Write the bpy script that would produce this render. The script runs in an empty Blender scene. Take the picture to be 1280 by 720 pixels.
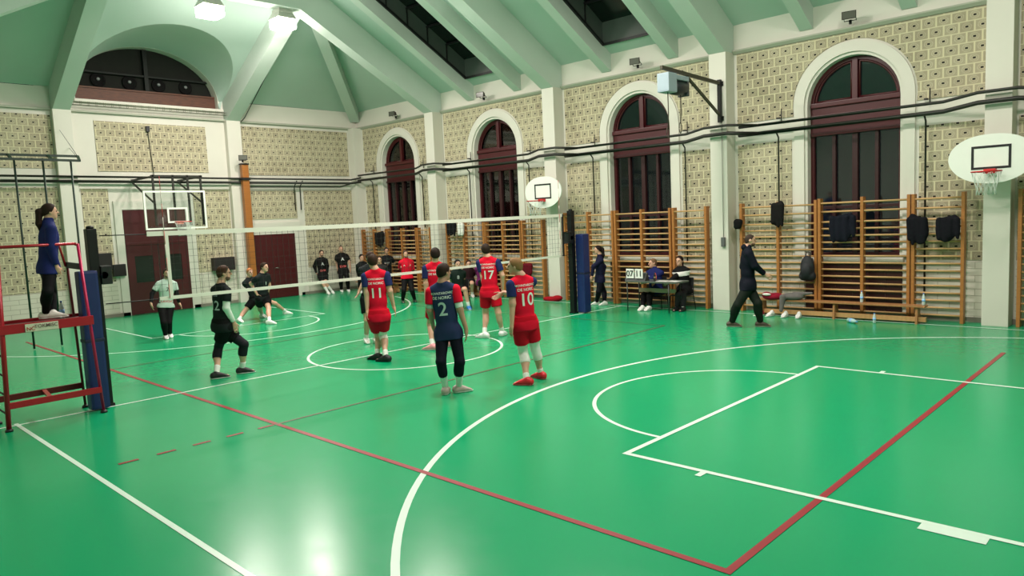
import bpy, bmesh, math, random, json
import numpy as np
from mathutils import Vector, Matrix
from mathutils.bvhtree import BVHTree
random.seed(7)
SC = bpy.context.scene
COL = SC.collection

# ------------------------------------------------------------------ camera
CAM_POS = (11.197, -4.242, 2.390); YAW, PITCH, ROLL, FPX = 2.338, -0.096, -0.045, 909.8
_f = Vector((math.cos(YAW)*math.cos(PITCH), math.sin(YAW)*math.cos(PITCH), math.sin(PITCH)))
_r = Vector((math.sin(YAW), -math.cos(YAW), 0)); _u = _r.cross(_f)
_r2 = _r*math.cos(ROLL)+_u*math.sin(ROLL); _u2 = -_r*math.sin(ROLL)+_u*math.cos(ROLL)
cd = bpy.data.cameras.new('camera'); cam = bpy.data.objects.new('camera', cd); COL.objects.link(cam)
cam.matrix_world = Matrix(((_r2.x, _u2.x, -_f.x, CAM_POS[0]), (_r2.y, _u2.y, -_f.y, CAM_POS[1]), (_r2.z, _u2.z, -_f.z, CAM_POS[2]), (0, 0, 0, 1)))
cd.sensor_width = 36; cd.lens = FPX/1280*36; cd.clip_end = 200
SC.camera = cam
# ------------------------------------------------------------------ world, exposure, lamp strength
w = bpy.data.worlds.new('night'); SC.world = w; w.use_nodes = True
w.node_tree.nodes['Background'].inputs[0].default_value = (0.012, 0.016, 0.02, 1)
w.node_tree.nodes['Background'].inputs[1].default_value = 1.0
SC.view_settings.view_transform = 'Standard'; SC.view_settings.look = 'None'
SC.view_settings.exposure = 0.0; SC.view_settings.gamma = 1.0; SC.view_settings.use_curve_mapping = False
LAMP_DOWN = 230.0; LAMP_SIDE = 70.0; LAMP_EMIT = 24.0; LAMP_COL = (1.0, 0.90, 0.84)

# ------------------------------------------------------------------ materials
def lin(c):
    return tuple(((x/255)/12.92 if x/255 <= .04045 else ((x/255+.055)/1.055)**2.4) for x in c)+(1,)
_M = {}
def mat(name, rgb, rough=.6, metal=0, noise=0.06, nscale=6, coat=0, bump=0, spec=.5):
    if name in _M: return _M[name]
    m = bpy.data.materials.new(name); m.use_nodes = True; nt = m.node_tree; b = nt.nodes['Principled BSDF']
    c = lin(rgb); b.inputs['Base Color'].default_value = c; b.inputs['Roughness'].default_value = rough
    b.inputs['Metallic'].default_value = metal; b.inputs['Coat Weight'].default_value = coat; b.inputs['Specular IOR Level'].default_value = .12 if name[:5] in ('cloth', 'hair_', 'sleev', 'band_', 'lunet', 'vent_', 'dark_green_grey'[:5] if 'green' in name else 'vent_') else spec
    if noise > 0:
        tc = nt.nodes.new('ShaderNodeTexCoord'); n = nt.nodes.new('ShaderNodeTexNoise'); n.inputs['Scale'].default_value = nscale; n.inputs['Detail'].default_value = 4
        r = nt.nodes.new('ShaderNodeMapRange'); r.inputs[3].default_value = 1-noise; r.inputs[4].default_value = 1+noise
        h = nt.nodes.new('ShaderNodeMix'); h.data_type = 'RGBA'; h.blend_type = 'MULTIPLY'; h.inputs[0].default_value = 1; h.inputs[6].default_value = c
        nt.links.new(tc.outputs['Object'], n.inputs['Vector']); nt.links.new(n.outputs[0], r.inputs[0])
        nt.links.new(r.outputs[0], h.inputs[7]); nt.links.new(h.outputs[2], b.inputs['Base Color'])
        if bump:
            bp = nt.nodes.new('ShaderNodeBump'); bp.inputs['Strength'].default_value = bump; bp.inputs['Distance'].default_value = .02
            nt.links.new(n.outputs[0], bp.inputs['Height']); nt.links.new(bp.outputs[0], b.inputs['Normal'])
    _M[name] = m; return m
class NB:
    """tiny node-math helper"""
    def __init__(s, nt): s.nt = nt
    def m(s, op, a, b=None, c=None):
        n = s.nt.nodes.new('ShaderNodeMath'); n.operation = op
        for i, v in enumerate((a, b, c)):
            if v is None: continue
            if isinstance(v, (int, float)): n.inputs[i].default_value = v
            else: s.nt.links.new(v, n.inputs[i])
        return n.outputs[0]
    def mix(s, f, a, b):
        n = s.nt.nodes.new('ShaderNodeMix'); n.data_type = 'RGBA'
        for i, v in ((0, f), (6, a), (7, b)):
            if isinstance(v, (int, float)): n.inputs[i].default_value = v
            elif isinstance(v, tuple): n.inputs[i].default_value = v
            else: s.nt.links.new(v, n.inputs[i])
        return n.outputs[2]
def tile_mat(name, axis):
    """patterned concrete blocks .25 x .195 m with a dark hole in the middle and rings of punched dots"""
    m = bpy.data.materials.new(name); m.use_nodes = True; nt = m.node_tree; b = nt.nodes['Principled BSDF']; q = NB(nt)
    tc = nt.nodes.new('ShaderNodeTexCoord'); sp = nt.nodes.new('ShaderNodeSeparateXYZ'); nt.links.new(tc.outputs['Object'], sp.inputs[0])
    U = sp.outputs[axis]; Z = sp.outputs[2]
    zz = q.m('DIVIDE', Z, .195); row = q.m('FLOOR', zz); fv = q.m('SUBTRACT', q.m('FRACT', zz), .5)
    uu = q.m('ADD', q.m('DIVIDE', U, .255), q.m('MULTIPLY', q.m('FLOORED_MODULO', row, 2.0), .5)); col = q.m('FLOOR', uu)
    fu = q.m('SUBTRACT', q.m('FRACT', uu), .5)
    au = q.m('ABSOLUTE', fu); av = q.m('ABSOLUTE', fv)
    mort = q.m('GREATER_THAN', q.m('MAXIMUM', au, q.m('ADD', q.m('MULTIPLY', av, .99), -.01)), .455)
    hole = q.m('MULTIPLY', q.m('LESS_THAN', au, .10), q.m('LESS_THAN', av, .09))
    rad = q.m('SQRT', q.m('ADD', q.m('MULTIPLY', fu, fu), q.m('MULTIPLY', q.m('MULTIPLY', fv, fv), .8)))
    dots = q.m('GREATER_THAN', q.m('MULTIPLY', q.m('SINE', q.m('MULTIPLY', fu, 62.0)), q.m('SINE', q.m('MULTIPLY', fv, 54.0))), .12)
    ring = q.m('MULTIPLY', q.m('GREATER_THAN', rad, .17), q.m('LESS_THAN', q.m('MAXIMUM', au, av), .43))
    ring2 = q.m('SUBTRACT', 1.0, q.m('MULTIPLY', q.m('GREATER_THAN', rad, .26), q.m('LESS_THAN', rad, .31)))
    dd = q.m('MULTIPLY', q.m('MULTIPLY', dots, ring), ring2)
    wn = nt.nodes.new('ShaderNodeTexWhiteNoise'); wn.noise_dimensions = '2D'; cb = nt.nodes.new('ShaderNodeCombineXYZ'); nt.links.new(col, cb.inputs[0]); nt.links.new(row, cb.inputs[1]); nt.links.new(cb.outputs[0], wn.inputs['Vector'])
    ns = nt.nodes.new('ShaderNodeTexNoise'); ns.inputs['Scale'].default_value = .9; ns.inputs['Detail'].default_value = 3; nt.links.new(tc.outputs['Object'], ns.inputs['Vector'])
    dirt = q.m('ADD', q.m('MULTIPLY', wn.outputs['Value'], .35), q.m('MULTIPLY', q.m('SUBTRACT', ns.outputs[0], .5), 1.2))
    dirt = q.m('MAXIMUM', q.m('MINIMUM', dirt, 1.0), 0.0)
    base = q.mix(dirt, lin((192, 182, 156)), lin((146, 134, 110)))
    c1 = q.mix(q.m('MULTIPLY', dd, .75), base, lin((92, 82, 56)))
    c2 = q.mix(mort, c1, lin((206, 197, 162)))
    c3 = q.mix(hole, c2, lin((32, 28, 22)))
    nt.links.new(c3, b.inputs['Base Color']); b.inputs['Roughness'].default_value = .85
    bp = nt.nodes.new('ShaderNodeBump'); bp.inputs['Distance'].default_value = .02; bp.inputs['Strength'].default_value = .4
    nt.links.new(q.m('SUBTRACT', 1.0, q.m('MAXIMUM', hole, q.m('MULTIPLY', dd, .5))), bp.inputs['Height']); nt.links.new(bp.outputs[0], b.inputs['Normal'])
    return m
def brick_paint(name, axis):
    m = bpy.data.materials.new(name); m.use_nodes = True; nt = m.node_tree; b = nt.nodes['Principled BSDF']; q = NB(nt)
    tc = nt.nodes.new('ShaderNodeTexCoord'); sp = nt.nodes.new('ShaderNodeSeparateXYZ'); nt.links.new(tc.outputs['Object'], sp.inputs[0])
    zz = q.m('DIVIDE', sp.outputs[2], .13); row = q.m('FLOOR', zz)
    uu = q.m('ADD', q.m('DIVIDE', sp.outputs[axis], .42), q.m('MULTIPLY', q.m('FLOORED_MODULO', row, 2.0), .5))
    g = q.m('MAXIMUM', q.m('GREATER_THAN', q.m('FRACT', zz), .9), q.m('GREATER_THAN', q.m('FRACT', uu), .97))
    ns = nt.nodes.new('ShaderNodeTexNoise'); ns.inputs['Scale'].default_value = 1.5; nt.links.new(tc.outputs['Object'], ns.inputs['Vector'])
    base = q.mix(ns.outputs[0], lin((212, 208, 194)), lin((190, 186, 172)))
    nt.links.new(q.mix(g, base, lin((160, 156, 140))), b.inputs['Base Color']); b.inputs['Roughness'].default_value = .6
    return m
def wood(name, c1, c2, scale=3, stretch=(1, 1, 12), rough=.45):
    if name in _M: return _M[name]
    m = bpy.data.materials.new(name); m.use_nodes = True; nt = m.node_tree; b = nt.nodes['Principled BSDF']; q = NB(nt)
    tc = nt.nodes.new('ShaderNodeTexCoord'); mp = nt.nodes.new('ShaderNodeMapping'); mp.inputs['Scale'].default_value = stretch
    n = nt.nodes.new('ShaderNodeTexNoise'); n.inputs['Scale'].default_value = scale; n.inputs['Detail'].default_value = 5
    nt.links.new(tc.outputs['Object'], mp.inputs[0]); nt.links.new(mp.outputs[0], n.inputs['Vector'])
    nt.links.new(q.mix(n.outputs[0], lin(c1), lin(c2)), b.inputs['Base Color']); b.inputs['Roughness'].default_value = rough
    _M[name] = m; return m
def emis(name, col, s):
    m = bpy.data.materials.new(name); m.use_nodes = True; b = m.node_tree.nodes['Principled BSDF']
    b.inputs['Base Color'].default_value = (*col, 1); b.inputs['Emission Color'].default_value = (*col, 1); b.inputs['Emission Strength'].default_value = s
    return m
def glass(name, tint=(.9, .95, .95), alpha=.25, rough=.03):
    m = bpy.data.materials.new(name); m.use_nodes = True; nt = m.node_tree; o = nt.nodes['Material Output']; nt.nodes.remove(nt.nodes['Principled BSDF'])
    t = nt.nodes.new('ShaderNodeBsdfTransparent'); t.inputs[0].default_value = (*tint, 1); g = nt.nodes.new('ShaderNodeBsdfGlossy'); g.inputs['Roughness'].default_value = rough
    fr = nt.nodes.new('ShaderNodeFresnel'); fr.inputs[0].default_value = 1.5; q = NB(nt)
    mx = nt.nodes.new('ShaderNodeMixShader'); nt.links.new(q.m('ADD', fr.outputs[0], alpha*.1), mx.inputs[0]); nt.links.new(t.outputs[0], mx.inputs[1]); nt.links.new(g.outputs[0], mx.inputs[2]); nt.links.new(mx.outputs[0], o.inputs[0])
    return m
WHITE = mat('white_paint', (212, 208, 197), .55, noise=.05, nscale=1.2)
GREEN = mat('green_ceiling_paint', (180, 198, 188), .6, noise=.07, nscale=.7)
DARKMETAL = mat('dark_metal', (38, 38, 38), .45, .6)
BLACK = mat('black_plastic', (16, 16, 18), .5)
PIPE = mat('pipe_paint', (36, 35, 30), .5, .1)
MAROON = mat('maroon_paint', (70, 12, 19), .4, noise=.12, nscale=2)
REDMETAL = mat('red_metal', (168, 20, 38), .3, .1)
WOODL = wood('pale_wood', (190, 138, 84), (160, 104, 56))
WOODB = wood('brown_wood', (150, 88, 40), (112, 58, 24))
TILE_X = tile_mat('punched_block_long_wall', 0); TILE_Y = tile_mat('punched_block_end_wall', 1)
DADO_X = brick_paint('painted_brick_long_wall', 0); DADO_Y = brick_paint('painted_brick_end_wall', 1)

# ------------------------------------------------------------------ object helpers
def props(o, label=None, cat=None, group=None, kind=None):
    if label: o['label'] = label
    if cat: o['category'] = cat
    if group: o['group'] = group
    if kind: o['kind'] = kind
    return o
def empty(name, loc, label=None, cat=None, group=None, kind=None):
    o = bpy.data.objects.new(name, None); COL.objects.link(o); o.location = loc; o.empty_display_size = .1
    return props(o, label, cat, group, kind)
class MB:
    """collects geometry, builds one mesh"""
    def __init__(s): s.v = []; s.f = []; s.mi = []; s.sm = []
    def add(s, vs, fs, mi=0, smooth=False):
        n = len(s.v); s.v += [tuple(v) for v in vs]; s.f += [tuple(i+n for i in f) for f in fs]; s.mi += [mi]*len(fs); s.sm += [smooth]*len(fs); return s
    def box(s, x0, x1, y0, y1, z0, z1, mi=0, bev=0):
        if bev <= 0:
            vs = [(x, y, z) for x in (x0, x1) for y in (y0, y1) for z in (z0, z1)]
            return s.add(vs, [(0, 1, 3, 2), (4, 6, 7, 5), (0, 4, 5, 1), (2, 3, 7, 6), (0, 2, 6, 4), (1, 5, 7, 3)], mi)
        bm = bmesh.new(); bmesh.ops.create_cube(bm, size=1)
        for v in bm.verts: v.co = Vector(((x0+x1)/2+v.co.x*(x1-x0), (y0+y1)/2+v.co.y*(y1-y0), (z0+z1)/2+v.co.z*(z1-z0)))
        bmesh.ops.bevel(bm, geom=bm.edges[:], offset=bev, segments=2, affect='EDGES', profile=.7)
        bm.verts.index_update()
        s.add([v.co for v in bm.verts], [[v.index for v in f.verts] for f in bm.faces], mi); bm.free(); return s
    def tube(s, pts, r, n=8, mi=0, caps=True, smooth=True, closed=False):
        pts = [Vector(p) for p in pts]; rr = r if isinstance(r, (list, tuple)) else [r]*len(pts); vs = []; N = len(pts)
        ref = None
        for i, p in enumerate(pts):
            if closed: d = (pts[(i+1) % N]-pts[i-1]).normalized()
            else: d = ((pts[min(i+1, N-1)]-p).normalized()+(p-pts[max(i-1, 0)]).normalized()).normalized() if 0 < i < N-1 else (pts[min(i+1, N-1)]-pts[max(i-1, 0)]).normalized()
            if ref is None: ref = Vector((0, 0, 1)) if abs(d.z) < .9 else Vector((1, 0, 0))
            a = d.cross(ref); 
            if a.length < 1e-4: a = d.orthogonal()
            a.normalize(); b = d.cross(a); ref = -b if False else ref
            for k in range(n):
                t = 2*math.pi*k/n; vs.append(p+(a*math.cos(t)+b*math.sin(t))*rr[i])
        fs = [(i*n+k, i*n+(k+1) % n, (i+1)*n+(k+1) % n, (i+1)*n+k) for i in range(N-1) for k in range(n)]
        if closed: fs += [((N-1)*n+k, (N-1)*n+(k+1) % n, (k+1) % n, k) for k in range(n)]
        elif caps: fs += [tuple(range(n-1, -1, -1)), tuple((N-1)*n+k for k in range(n))]
        return s.add(vs, fs, mi, smooth)
    def bar(s, a, b, w, h=None, mi=0, up=(0, 0, 1)):
        a = Vector(a); b = Vector(b); h = h or w; d = (b-a).normalized(); u = Vector(up)
        if abs(d.dot(u)) > .98: u = Vector((1, 0, 0))
        sd = d.cross(u).normalized()*w/2; uu = sd.cross(d).normalized()*h/2
        vs = [p+sd*i+uu*j for p in (a, b) for i, j in ((-1, -1), (1, -1), (1, 1), (-1, 1))]
        return s.add(vs, [(3, 2, 1, 0), (4, 5, 6, 7), (0, 1, 5, 4), (1, 2, 6, 5), (2, 3, 7, 6), (3, 0, 4, 7)], mi)
    def prism(s, poly, axis, a, b, mi=0):
        """poly: 2-D outline (other two axes in order), extruded along axis from a to b"""
        def P(p, t): q = list(p); q.insert(axis, t); return tuple(q)
        n = len(poly); vs = [P(p, a) for p in poly]+[P(p, b) for p in poly]
        return s.add(vs, [tuple(range(n)), tuple(range(2*n-1, n-1, -1))]+[(i, (i+1) % n, n+(i+1) % n, n+i) for i in range(n)], mi)
    def lathe(s, prof, c=(0, 0, 0), n=16, mi=0, axis=2):
        vs = []
        for r, z in prof:
            for k in range(n):
                t = 2*math.pi*k/n; p = [r*math.cos(t), r*math.sin(t)]; p.insert(axis, z); vs.append((c[0]+p[0], c[1]+p[1], c[2]+p[2]))
        m = len(prof)
        return s.add(vs, [(i*n+k, i*n+(k+1) % n, (i+1)*n+(k+1) % n, (i+1)*n+k) for i in range(m-1) for k in range(n)]+[tuple(range(n-1, -1, -1)), tuple((m-1)*n+k for k in range(n))], mi, True)
    def build(s, name, m, parent=None, **kw):
        me = bpy.data.meshes.new(name); me.from_pydata(s.v, [], s.f)
        for mm in (m if isinstance(m, (list, tuple)) else [m]): me.materials.append(mm)
        me.polygons.foreach_set('material_index', s.mi); me.polygons.foreach_set('use_smooth', s.sm)
        bm = bmesh.new(); bm.from_mesh(me); bmesh.ops.recalc_face_normals(bm, faces=bm.faces); bm.to_mesh(me); bm.free()
        o = bpy.data.objects.new(name, me); COL.objects.link(o)
        if parent: o.parent = parent
        return props(o, **kw)
def fill2d(outer, holes=()):
    """triangulated flat polygon with holes -> verts2d, faces"""
    from mathutils.geometry import tessellate_polygon
    loops = [[Vector((p[0], p[1], 0)) for p in outer]]+[[Vector((p[0], p[1], 0)) for p in h] for h in holes]
    flat = [p for l in loops for p in l]
    return [(p.x, p.y) for p in flat], [tuple(t) for t in tessellate_polygon(loops)], loops
def slab2d(mb, outer, holes, axis, a, b, mi=0):
    """thick plate with holes: outline in the other two axes, from a to b along axis"""
    vs, fs, loops = fill2d(outer, holes); n = len(vs)
    def P(p, t): q = list(p); q.insert(axis, t); return tuple(q)
    mb.add([P(p, a) for p in vs]+[P(p, b) for p in vs], fs+[tuple(i+n for i in f[::-1]) for f in fs], mi)
    k = 0
    for l in loops:
        m = len(l); vv = [P((p.x, p.y), a) for p in l]+[P((p.x, p.y), b) for p in l]
        mb.add(vv, [(i, (i+1) % m, m+(i+1) % m, m+i) for i in range(m)], mi)
def copy_tree(o, parent=None):
    c = o.copy(); COL.objects.link(c)
    if parent: c.parent = parent
    for ch in list(o.children): copy_tree(ch, c)
    return c
def arc(cx, cz, r, a0, a1, n=24, rz=None):
    rz = rz or r
    return [(cx+r*math.cos(math.radians(a0+(a1-a0)*i/n)), cz+rz*math.sin(math.radians(a0+(a1-a0)*i/n))) for i in range(n+1)]

# ================================================================== THE ROOM
XB, YR, YP = -12.05, 11.85, 11.45          # end wall face, long wall face, pilaster face
ZT = 5.95                                   # top of the tiled wall, where the cove begins
SL = .56                                    # roof slope
FRAMES = [-7.38, -2.24, 2.9, 8.37]          # roof frames / pilasters on the long wall
WINX = [-9.65, -4.80, .45, 5.72]            # window axes on the long wall
XE, YN = 16.0, -6.2                         # far ends of the hall behind the camera

# ---- floor with its painted lines (lines are part of the floor mesh)
def floor_mat():
    m = bpy.data.materials.new('green_floor'); m.use_nodes = True; nt = m.node_tree; b = nt.nodes['Principled BSDF']; q = NB(nt)
    tc = nt.nodes.new('ShaderNodeTexCoord'); n = nt.nodes.new('ShaderNodeTexNoise'); n.inputs['Scale'].default_value = .35; n.inputs['Detail'].default_value = 5
    n2 = nt.nodes.new('ShaderNodeTexNoise'); n2.inputs['Scale'].default_value = 5; n2.inputs['Detail'].default_value = 6; n2.inputs['Roughness'].default_value = .7
    for k in (n, n2): nt.links.new(tc.outputs['Object'], k.inputs['Vector'])
    nt.links.new(q.mix(n.outputs[0], lin((4, 150, 98)), lin((8, 162, 106))), b.inputs['Base Color'])
    nt.links.new(q.m('ADD', q.m('MULTIPLY', n2.outputs[0], .12), .17), b.inputs['Roughness'])
    b.inputs['IOR'].default_value = 1.42
    bp = nt.nodes.new('ShaderNodeBump'); bp.inputs['Strength'].default_value = .05; bp.inputs['Distance'].default_value = .02
    nt.links.new(n2.outputs[0], bp.inputs['Height']); nt.links.new(bp.outputs[0], b.inputs['Normal'])
    return m
fl = MB(); fl.add([(XB, YN, 0), (XE, YN, 0), (XE, YR, 0), (XB, YR, 0)], [(0, 1, 2, 3)])
fl.add([(XB, YN, -.2), (XE, YN, -.2), (XE, YR, -.2), (XB, YR, -.2)], [(3, 2, 1, 0)])
_nz = [0]
def line(a, b, w=.05, mi=1, z=.003):
    _nz[0] += 1; z += _nz[0]*.0001
    a = Vector((*a, z)); b = Vector((*b, z)); d = (b-a).normalized(); n = Vector((-d.y, d.x, 0))*w/2
    a = a-d*w/2; b = b+d*w/2
    fl.add([a-n, b-n, b+n, a+n], [(0, 1, 2, 3)], mi)
def ring(cx, cy, r, a0, a1, w=.05, mi=1, z=.003, n=96):
    vs = []
    for i in range(n+1):
        t = math.radians(a0+(a1-a0)*i/n)
        for rr in (r-w/2, r+w/2): vs.append((cx+rr*math.cos(t), cy+rr*math.sin(t), z))
    fl.add(vs, [(2*i, 2*i+1, 2*i+3, 2*i+2) for i in range(n)], mi)
# volleyball court (red)
Wd, X9 = 8.8, 8.97
line((-X9+.2, 0), (X9, 0), .06, 2, .004); line((X9, 0), (X9, Wd), .06, 2, .004); line((3, 0), (3, Wd), .045, 3, .004); line((-3, 0), (-3, Wd), .04, 3, .004)
line((-X9+.2, Wd), (3, Wd), .03, 3, .0035)
for i in range(5): line((3.0, -1.78+i*.39), (3.0, -1.63+i*.39), .05, 2, .004)
# basketball court (white)
YC = 4.03
line((.02, -2.08), (XE, -2.08)); line((XB+.2, YR-.75), (XE, YR-.65), .05)
line((.1, -2.3), (.25, YR-.7)); ring(.29, YC+.1, 1.8, 0, 360)
line((7.06, YC-2.45), (7.06, YC+2.45), .06); line((7.06, YC-2.45), (12.9, YC-2.45), .06); line((7.06, YC+2.45), (12.9, YC+2.45), .06)
ring(7.06, YC, 1.8, 90, 270); ring(11.26, YC-.05, 6.73, 78, 270, .065)
line((11.2, YC-6.78), (12.9, YC-6.78), .06); ring(11.26, YC, 1.25, 90, 270)
line((12.9, -2.08), (12.9, YR-.7))
fl.add([(9.72, YC-2.6, .004), (10.15, YC-2.6, .004), (10.15, YC-2.45, .004), (9.72, YC-2.45, .004)], [(0, 1, 2, 3)], 1)
for s in (-1, 1): line((7.93, YC+s*2.45), (7.93, YC+s*2.56), .06)
line((-6.3, 1.92), (-6.3, 6.45), .05); line((-6.3, 1.92), (-10.4, 1.92), .05); line((-6.3, 6.45), (-10.4, 6.6), .05); ring(-6.29, 4.25, 1.72, -90, 90); ring(-9.54, 4.4, 5.95, -75, 75, .055)
FLOOR = fl.build('floor', [floor_mat(), mat('white_line', (214, 236, 222), .3, noise=.04), mat('red_line', (150, 36, 48), .35, noise=.1, nscale=3), mat('worn_red_line', (92, 92, 66), .35, noise=.3, nscale=5)], kind='structure')

# ---- long wall with four arched openings, and its tiled panels as parts
def arch_outline(cx, hw, z0, zs, rz=None, n=24):
    return [(cx-hw, z0), (cx+hw, z0)]+arc(cx, zs, hw, 0, 180, n, rz)
HW, ZS, Z0 = .925, 4.5, 1.25
wr = MB()
slab2d(wr, [(XB, 0), (XE, 0), (XE, 6.62), (XB, 6.62)], [arch_outline(c, HW, Z0, ZS)[::-1] for c in WINX], 1, YR, YR+.45)
WR = wr.build('wall_right', WHITE, kind='structure')
# dark red niche panels below the windows
for c in WINX:
    p = MB(); p.box(c-.98, c+.98, YR-.02, YR+.01, .02, 1.1, bev=.006)
    for k in range(1, 6): p.box(c-.98+k*.327-.012, c-.98+k*.327+.012, YR-.03, YR-.015, .04, 1.08)
    p.build('radiator_panel', mat('dark_maroon_panel', (54, 16, 16), .4, noise=.15), WR)
    s = MB(); s.box(c-1.02, c+1.02, YR-.1, YR+.02, 1.13, 1.24, bev=.01); s.build('window_sill', WHITE, WR)
edges = [XB]+[v for f in FRAMES for v in (f-.21, f+.21)]+[XE-1]
for i, c in enumerate(WINX):
    x0 = edges[2*i]+(.42 if i == 0 else .08); x1 = edges[2*i+1]-.06
    R0 = 1.24; up = MB(); z0 = 4.32; z1 = 5.88
    pts = [(x0, z0)]+[(c-math.sqrt(R0*R0-(z0-ZS)**2), z0)]+[p for p in arc(c, ZS, R0, 180, 0, 32)]+[(c+math.sqrt(R0*R0-(z0-ZS)**2), z0)]+[(x1, z0), (x1, z1), (x0, z1)]
    pts = [p for k, p in enumerate(pts) if k == 0 or (abs(p[0]-pts[k-1][0])+abs(p[1]-pts[k-1][1])) > 1e-4]
    slab2d(up, pts, [], 1, YR-.02, YR+.005); up.build('tile_panel', TILE_X, WR)
    for a, b in ((x0, c-1.27), (c+1.27, x1)):
        if b-a > .2:
            m = MB(); m.box(a, b, YR-.02, YR+.005, 1.2, 3.82); m.build('tile_panel', TILE_X, WR)
    for a, b in ((x0, c-1.0), (c+1.0, x1)):
        m = MB(); m.box(a, b, YR-.03, YR+.005, .1, 1.16); m.build('dado', DADO_X, WR)
m = MB(); m.box(8.62, XE-1, YR-.02, YR+.005, 1.2, 3.82); m.build('tile_panel', TILE_X, WR)
m = MB(); m.box(8.62, XE-1, YR-.02, YR+.005, 4.32, 5.88); m.build('tile_panel', TILE_X, WR)
m = MB(); m.box(8.62, XE-1, YR-.03, YR+.005, .1, 1.16); m.build('dado', DADO_X, WR)
# raised arch surrounds
for c in WINX:
    s = MB(); o_ = arc(c, ZS, 1.2, 0, 180, 32); i_ = arc(c, ZS, .985, 180, 0, 32)
    slab2d(s, [(c+1.2, Z0)]+o_+[(c-1.2, Z0), (c-.985, Z0)]+i_+[(c+.985, Z0)], [], 1, YR-.045, YR+.01); s.build('arch_surround', WHITE, WR)
# pilasters
for i, f in enumerate(FRAMES):
    p = MB(); p.box(f-.21, f+.21, YP, YR+.01, 0, ZT-.02, bev=.008); p.build('trim_%d' % (i+1), WHITE, kind='structure')
p = MB(); p.box(XB-.02, XB+.35, YP, YR+.01, 0, ZT-.02, bev=.008); p.build('trim_5', WHITE, kind='structure')
# cornice ledge with the thin cable line at the foot of the cove
p = MB(); p.prism([(YR-.035, ZT-.06), (YR+.01, ZT-.06), (YR+.01, ZT+.03), (YR-.09, ZT+.03), (YR-.09, ZT+.0)], 0, XB, XE); p.build('trim_6', mat('cornice_grey', (166, 168, 152), .6), kind='structure')
bb = MB(); bb.box(XB, XE, YR-.04, YR+.01, 0, .1); bb.build('baseboard_right', mat('grey_skirting', (120, 116, 104), .6), kind='structure')

# ---- windows (frame, mullions, panes)
WGLASS = glass('night_glass', (.55, .6, .6), .4, .04)
def window(idx, c):
    e = empty('window_%d' % idx, (c, YR+.25, Z0), kind='structure')
    fr = MB(); slab2d(fr, arch_outline(0, HW, 0, ZS-Z0), [arch_outline(0, HW-.075, .08, ZS-Z0, HW-.075)[::-1]], 1, -.07, .05)
    fr.build('window_frame', MAROON, e)
    t = MB(); t.box(-HW+.05, HW-.05, -.1, .03, 2.62, 3.27); t.box(-HW+.03, HW-.03, -.15, .02, 3.2, 3.3, bev=.015); t.box(-HW+.03, HW-.03, -.13, .02, 2.98, 3.04, bev=.01); t.box(-HW+.03, HW-.03, -.13, .02, 2.6, 2.66, bev=.01)
    t.build('transom', MAROON, e)
    m = MB(); m.box(-.055, .055, -.09, .03, 3.25, ZS-Z0+HW-.04, bev=.01); m.build('mullion', MAROON, e)
    for k in (-1, 0, 1):
        m = MB(); m.box(k*.43-.035-.02*(k == 0), k*.43+.035+.02*(k == 0), -.08, .03, .05, 2.62, bev=.008); m.build('mullion', mat('dark_maroon_bar', (50, 16, 20), .4), e)
    m = MB(); m.box(-HW+.05, HW-.05, -.06, .03, 1.02, 1.09, bev=.008); m.build('glazing_bar', mat('dark_maroon_bar', (50, 16, 20), .4), e)
    # sash rails just inside the arch
    r = MB()
    for s in (-1, 1):
        a = [(s*(.06), 3.3), (s*.09, 3.3)]
        pts = [Vector((s*math.cos(math.radians(t))*(HW-.1), 0, ZS-Z0+math.sin(math.radians(t))*(HW-.1))) for t in range(0, 88, 6)]
        r.tube([(s*.075, -.03, 3.33), (s*(HW-.1), -.03, 3.33)]+[(p.x, -.03, p.z) for p in pts]+[(s*.075, -.03, 3.33)], .028, 6)
    r.build('sash', MAROON, e)
    g = MB()
    slab2d(g, arch_outline(0, HW-.06, .06, ZS-Z0, HW-.06), [], 1, .0, .008); g.build('pane', WGLASS, e)
for i, c in enumerate(WINX): window(i+1, c)

# ---- end wall with lunette opening
LC, LH = 4.55, 2.06
lun = [(LC-LH, 6.27), (LC+LH, 6.27), (LC+LH, 6.5)]+[(LC+LH*math.cos(math.radians(t)), 6.5+1.46*math.sin(math.radians(t))) for t in range(4, 180, 4)]+[(LC-LH, 6.5)]
wb = MB(); slab2d(wb, [(YN, 0), (YR+.3, 0), (YR+.3, 6.55), (7.6, 6.55), (7.3, 8.4), (1.8, 8.4), (1.5, 6.55), (YN, 6.55)], [lun[::-1]], 0, XB-.45, XB)
WBK = wb.build('wall_back', WHITE, kind='structure')
def tp(y0, y1, z0, z1): m = MB(); m.box(XB-.005, XB+.02, y0, y1, z0, z1); m.build('tile_panel', TILE_Y, WBK)
tp(YN, 1.82, 4.32, 5.78); tp(2.9, 6.12, 4.26, 5.7); tp(7.32, 11.4, 4.2, 5.8)
tp(YN, 1.82, .93, 3.8); tp(2.4, 3.1, 1.05, 3.76); tp(5.55, 6.72, 1.1, 3.72); tp(7.32, 9.15, 2.72, 3.68); tp(9.45, 11.45, .95, 3.68)
def dd(y0, y1, z1): m = MB(); m.box(XB-.005, XB+.03, y0, y1, .1, z1); m.build('dado', DADO_Y, WBK)
dd(YN, 1.82, .9); dd(2.4, 3.12, 1.0); dd(5.55, 6.72, 1.06); dd(9.4, 11.45, .9)
for i, (y0, y1) in enumerate(((1.84, 2.3), (6.75, 7.22))):
    p = MB(); p.box(XB-.01, XB+.2, y0, y1, 0, ZT-.02, bev=.008); p.build('trim_%d' % (7+i), WHITE, kind='structure')
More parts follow.
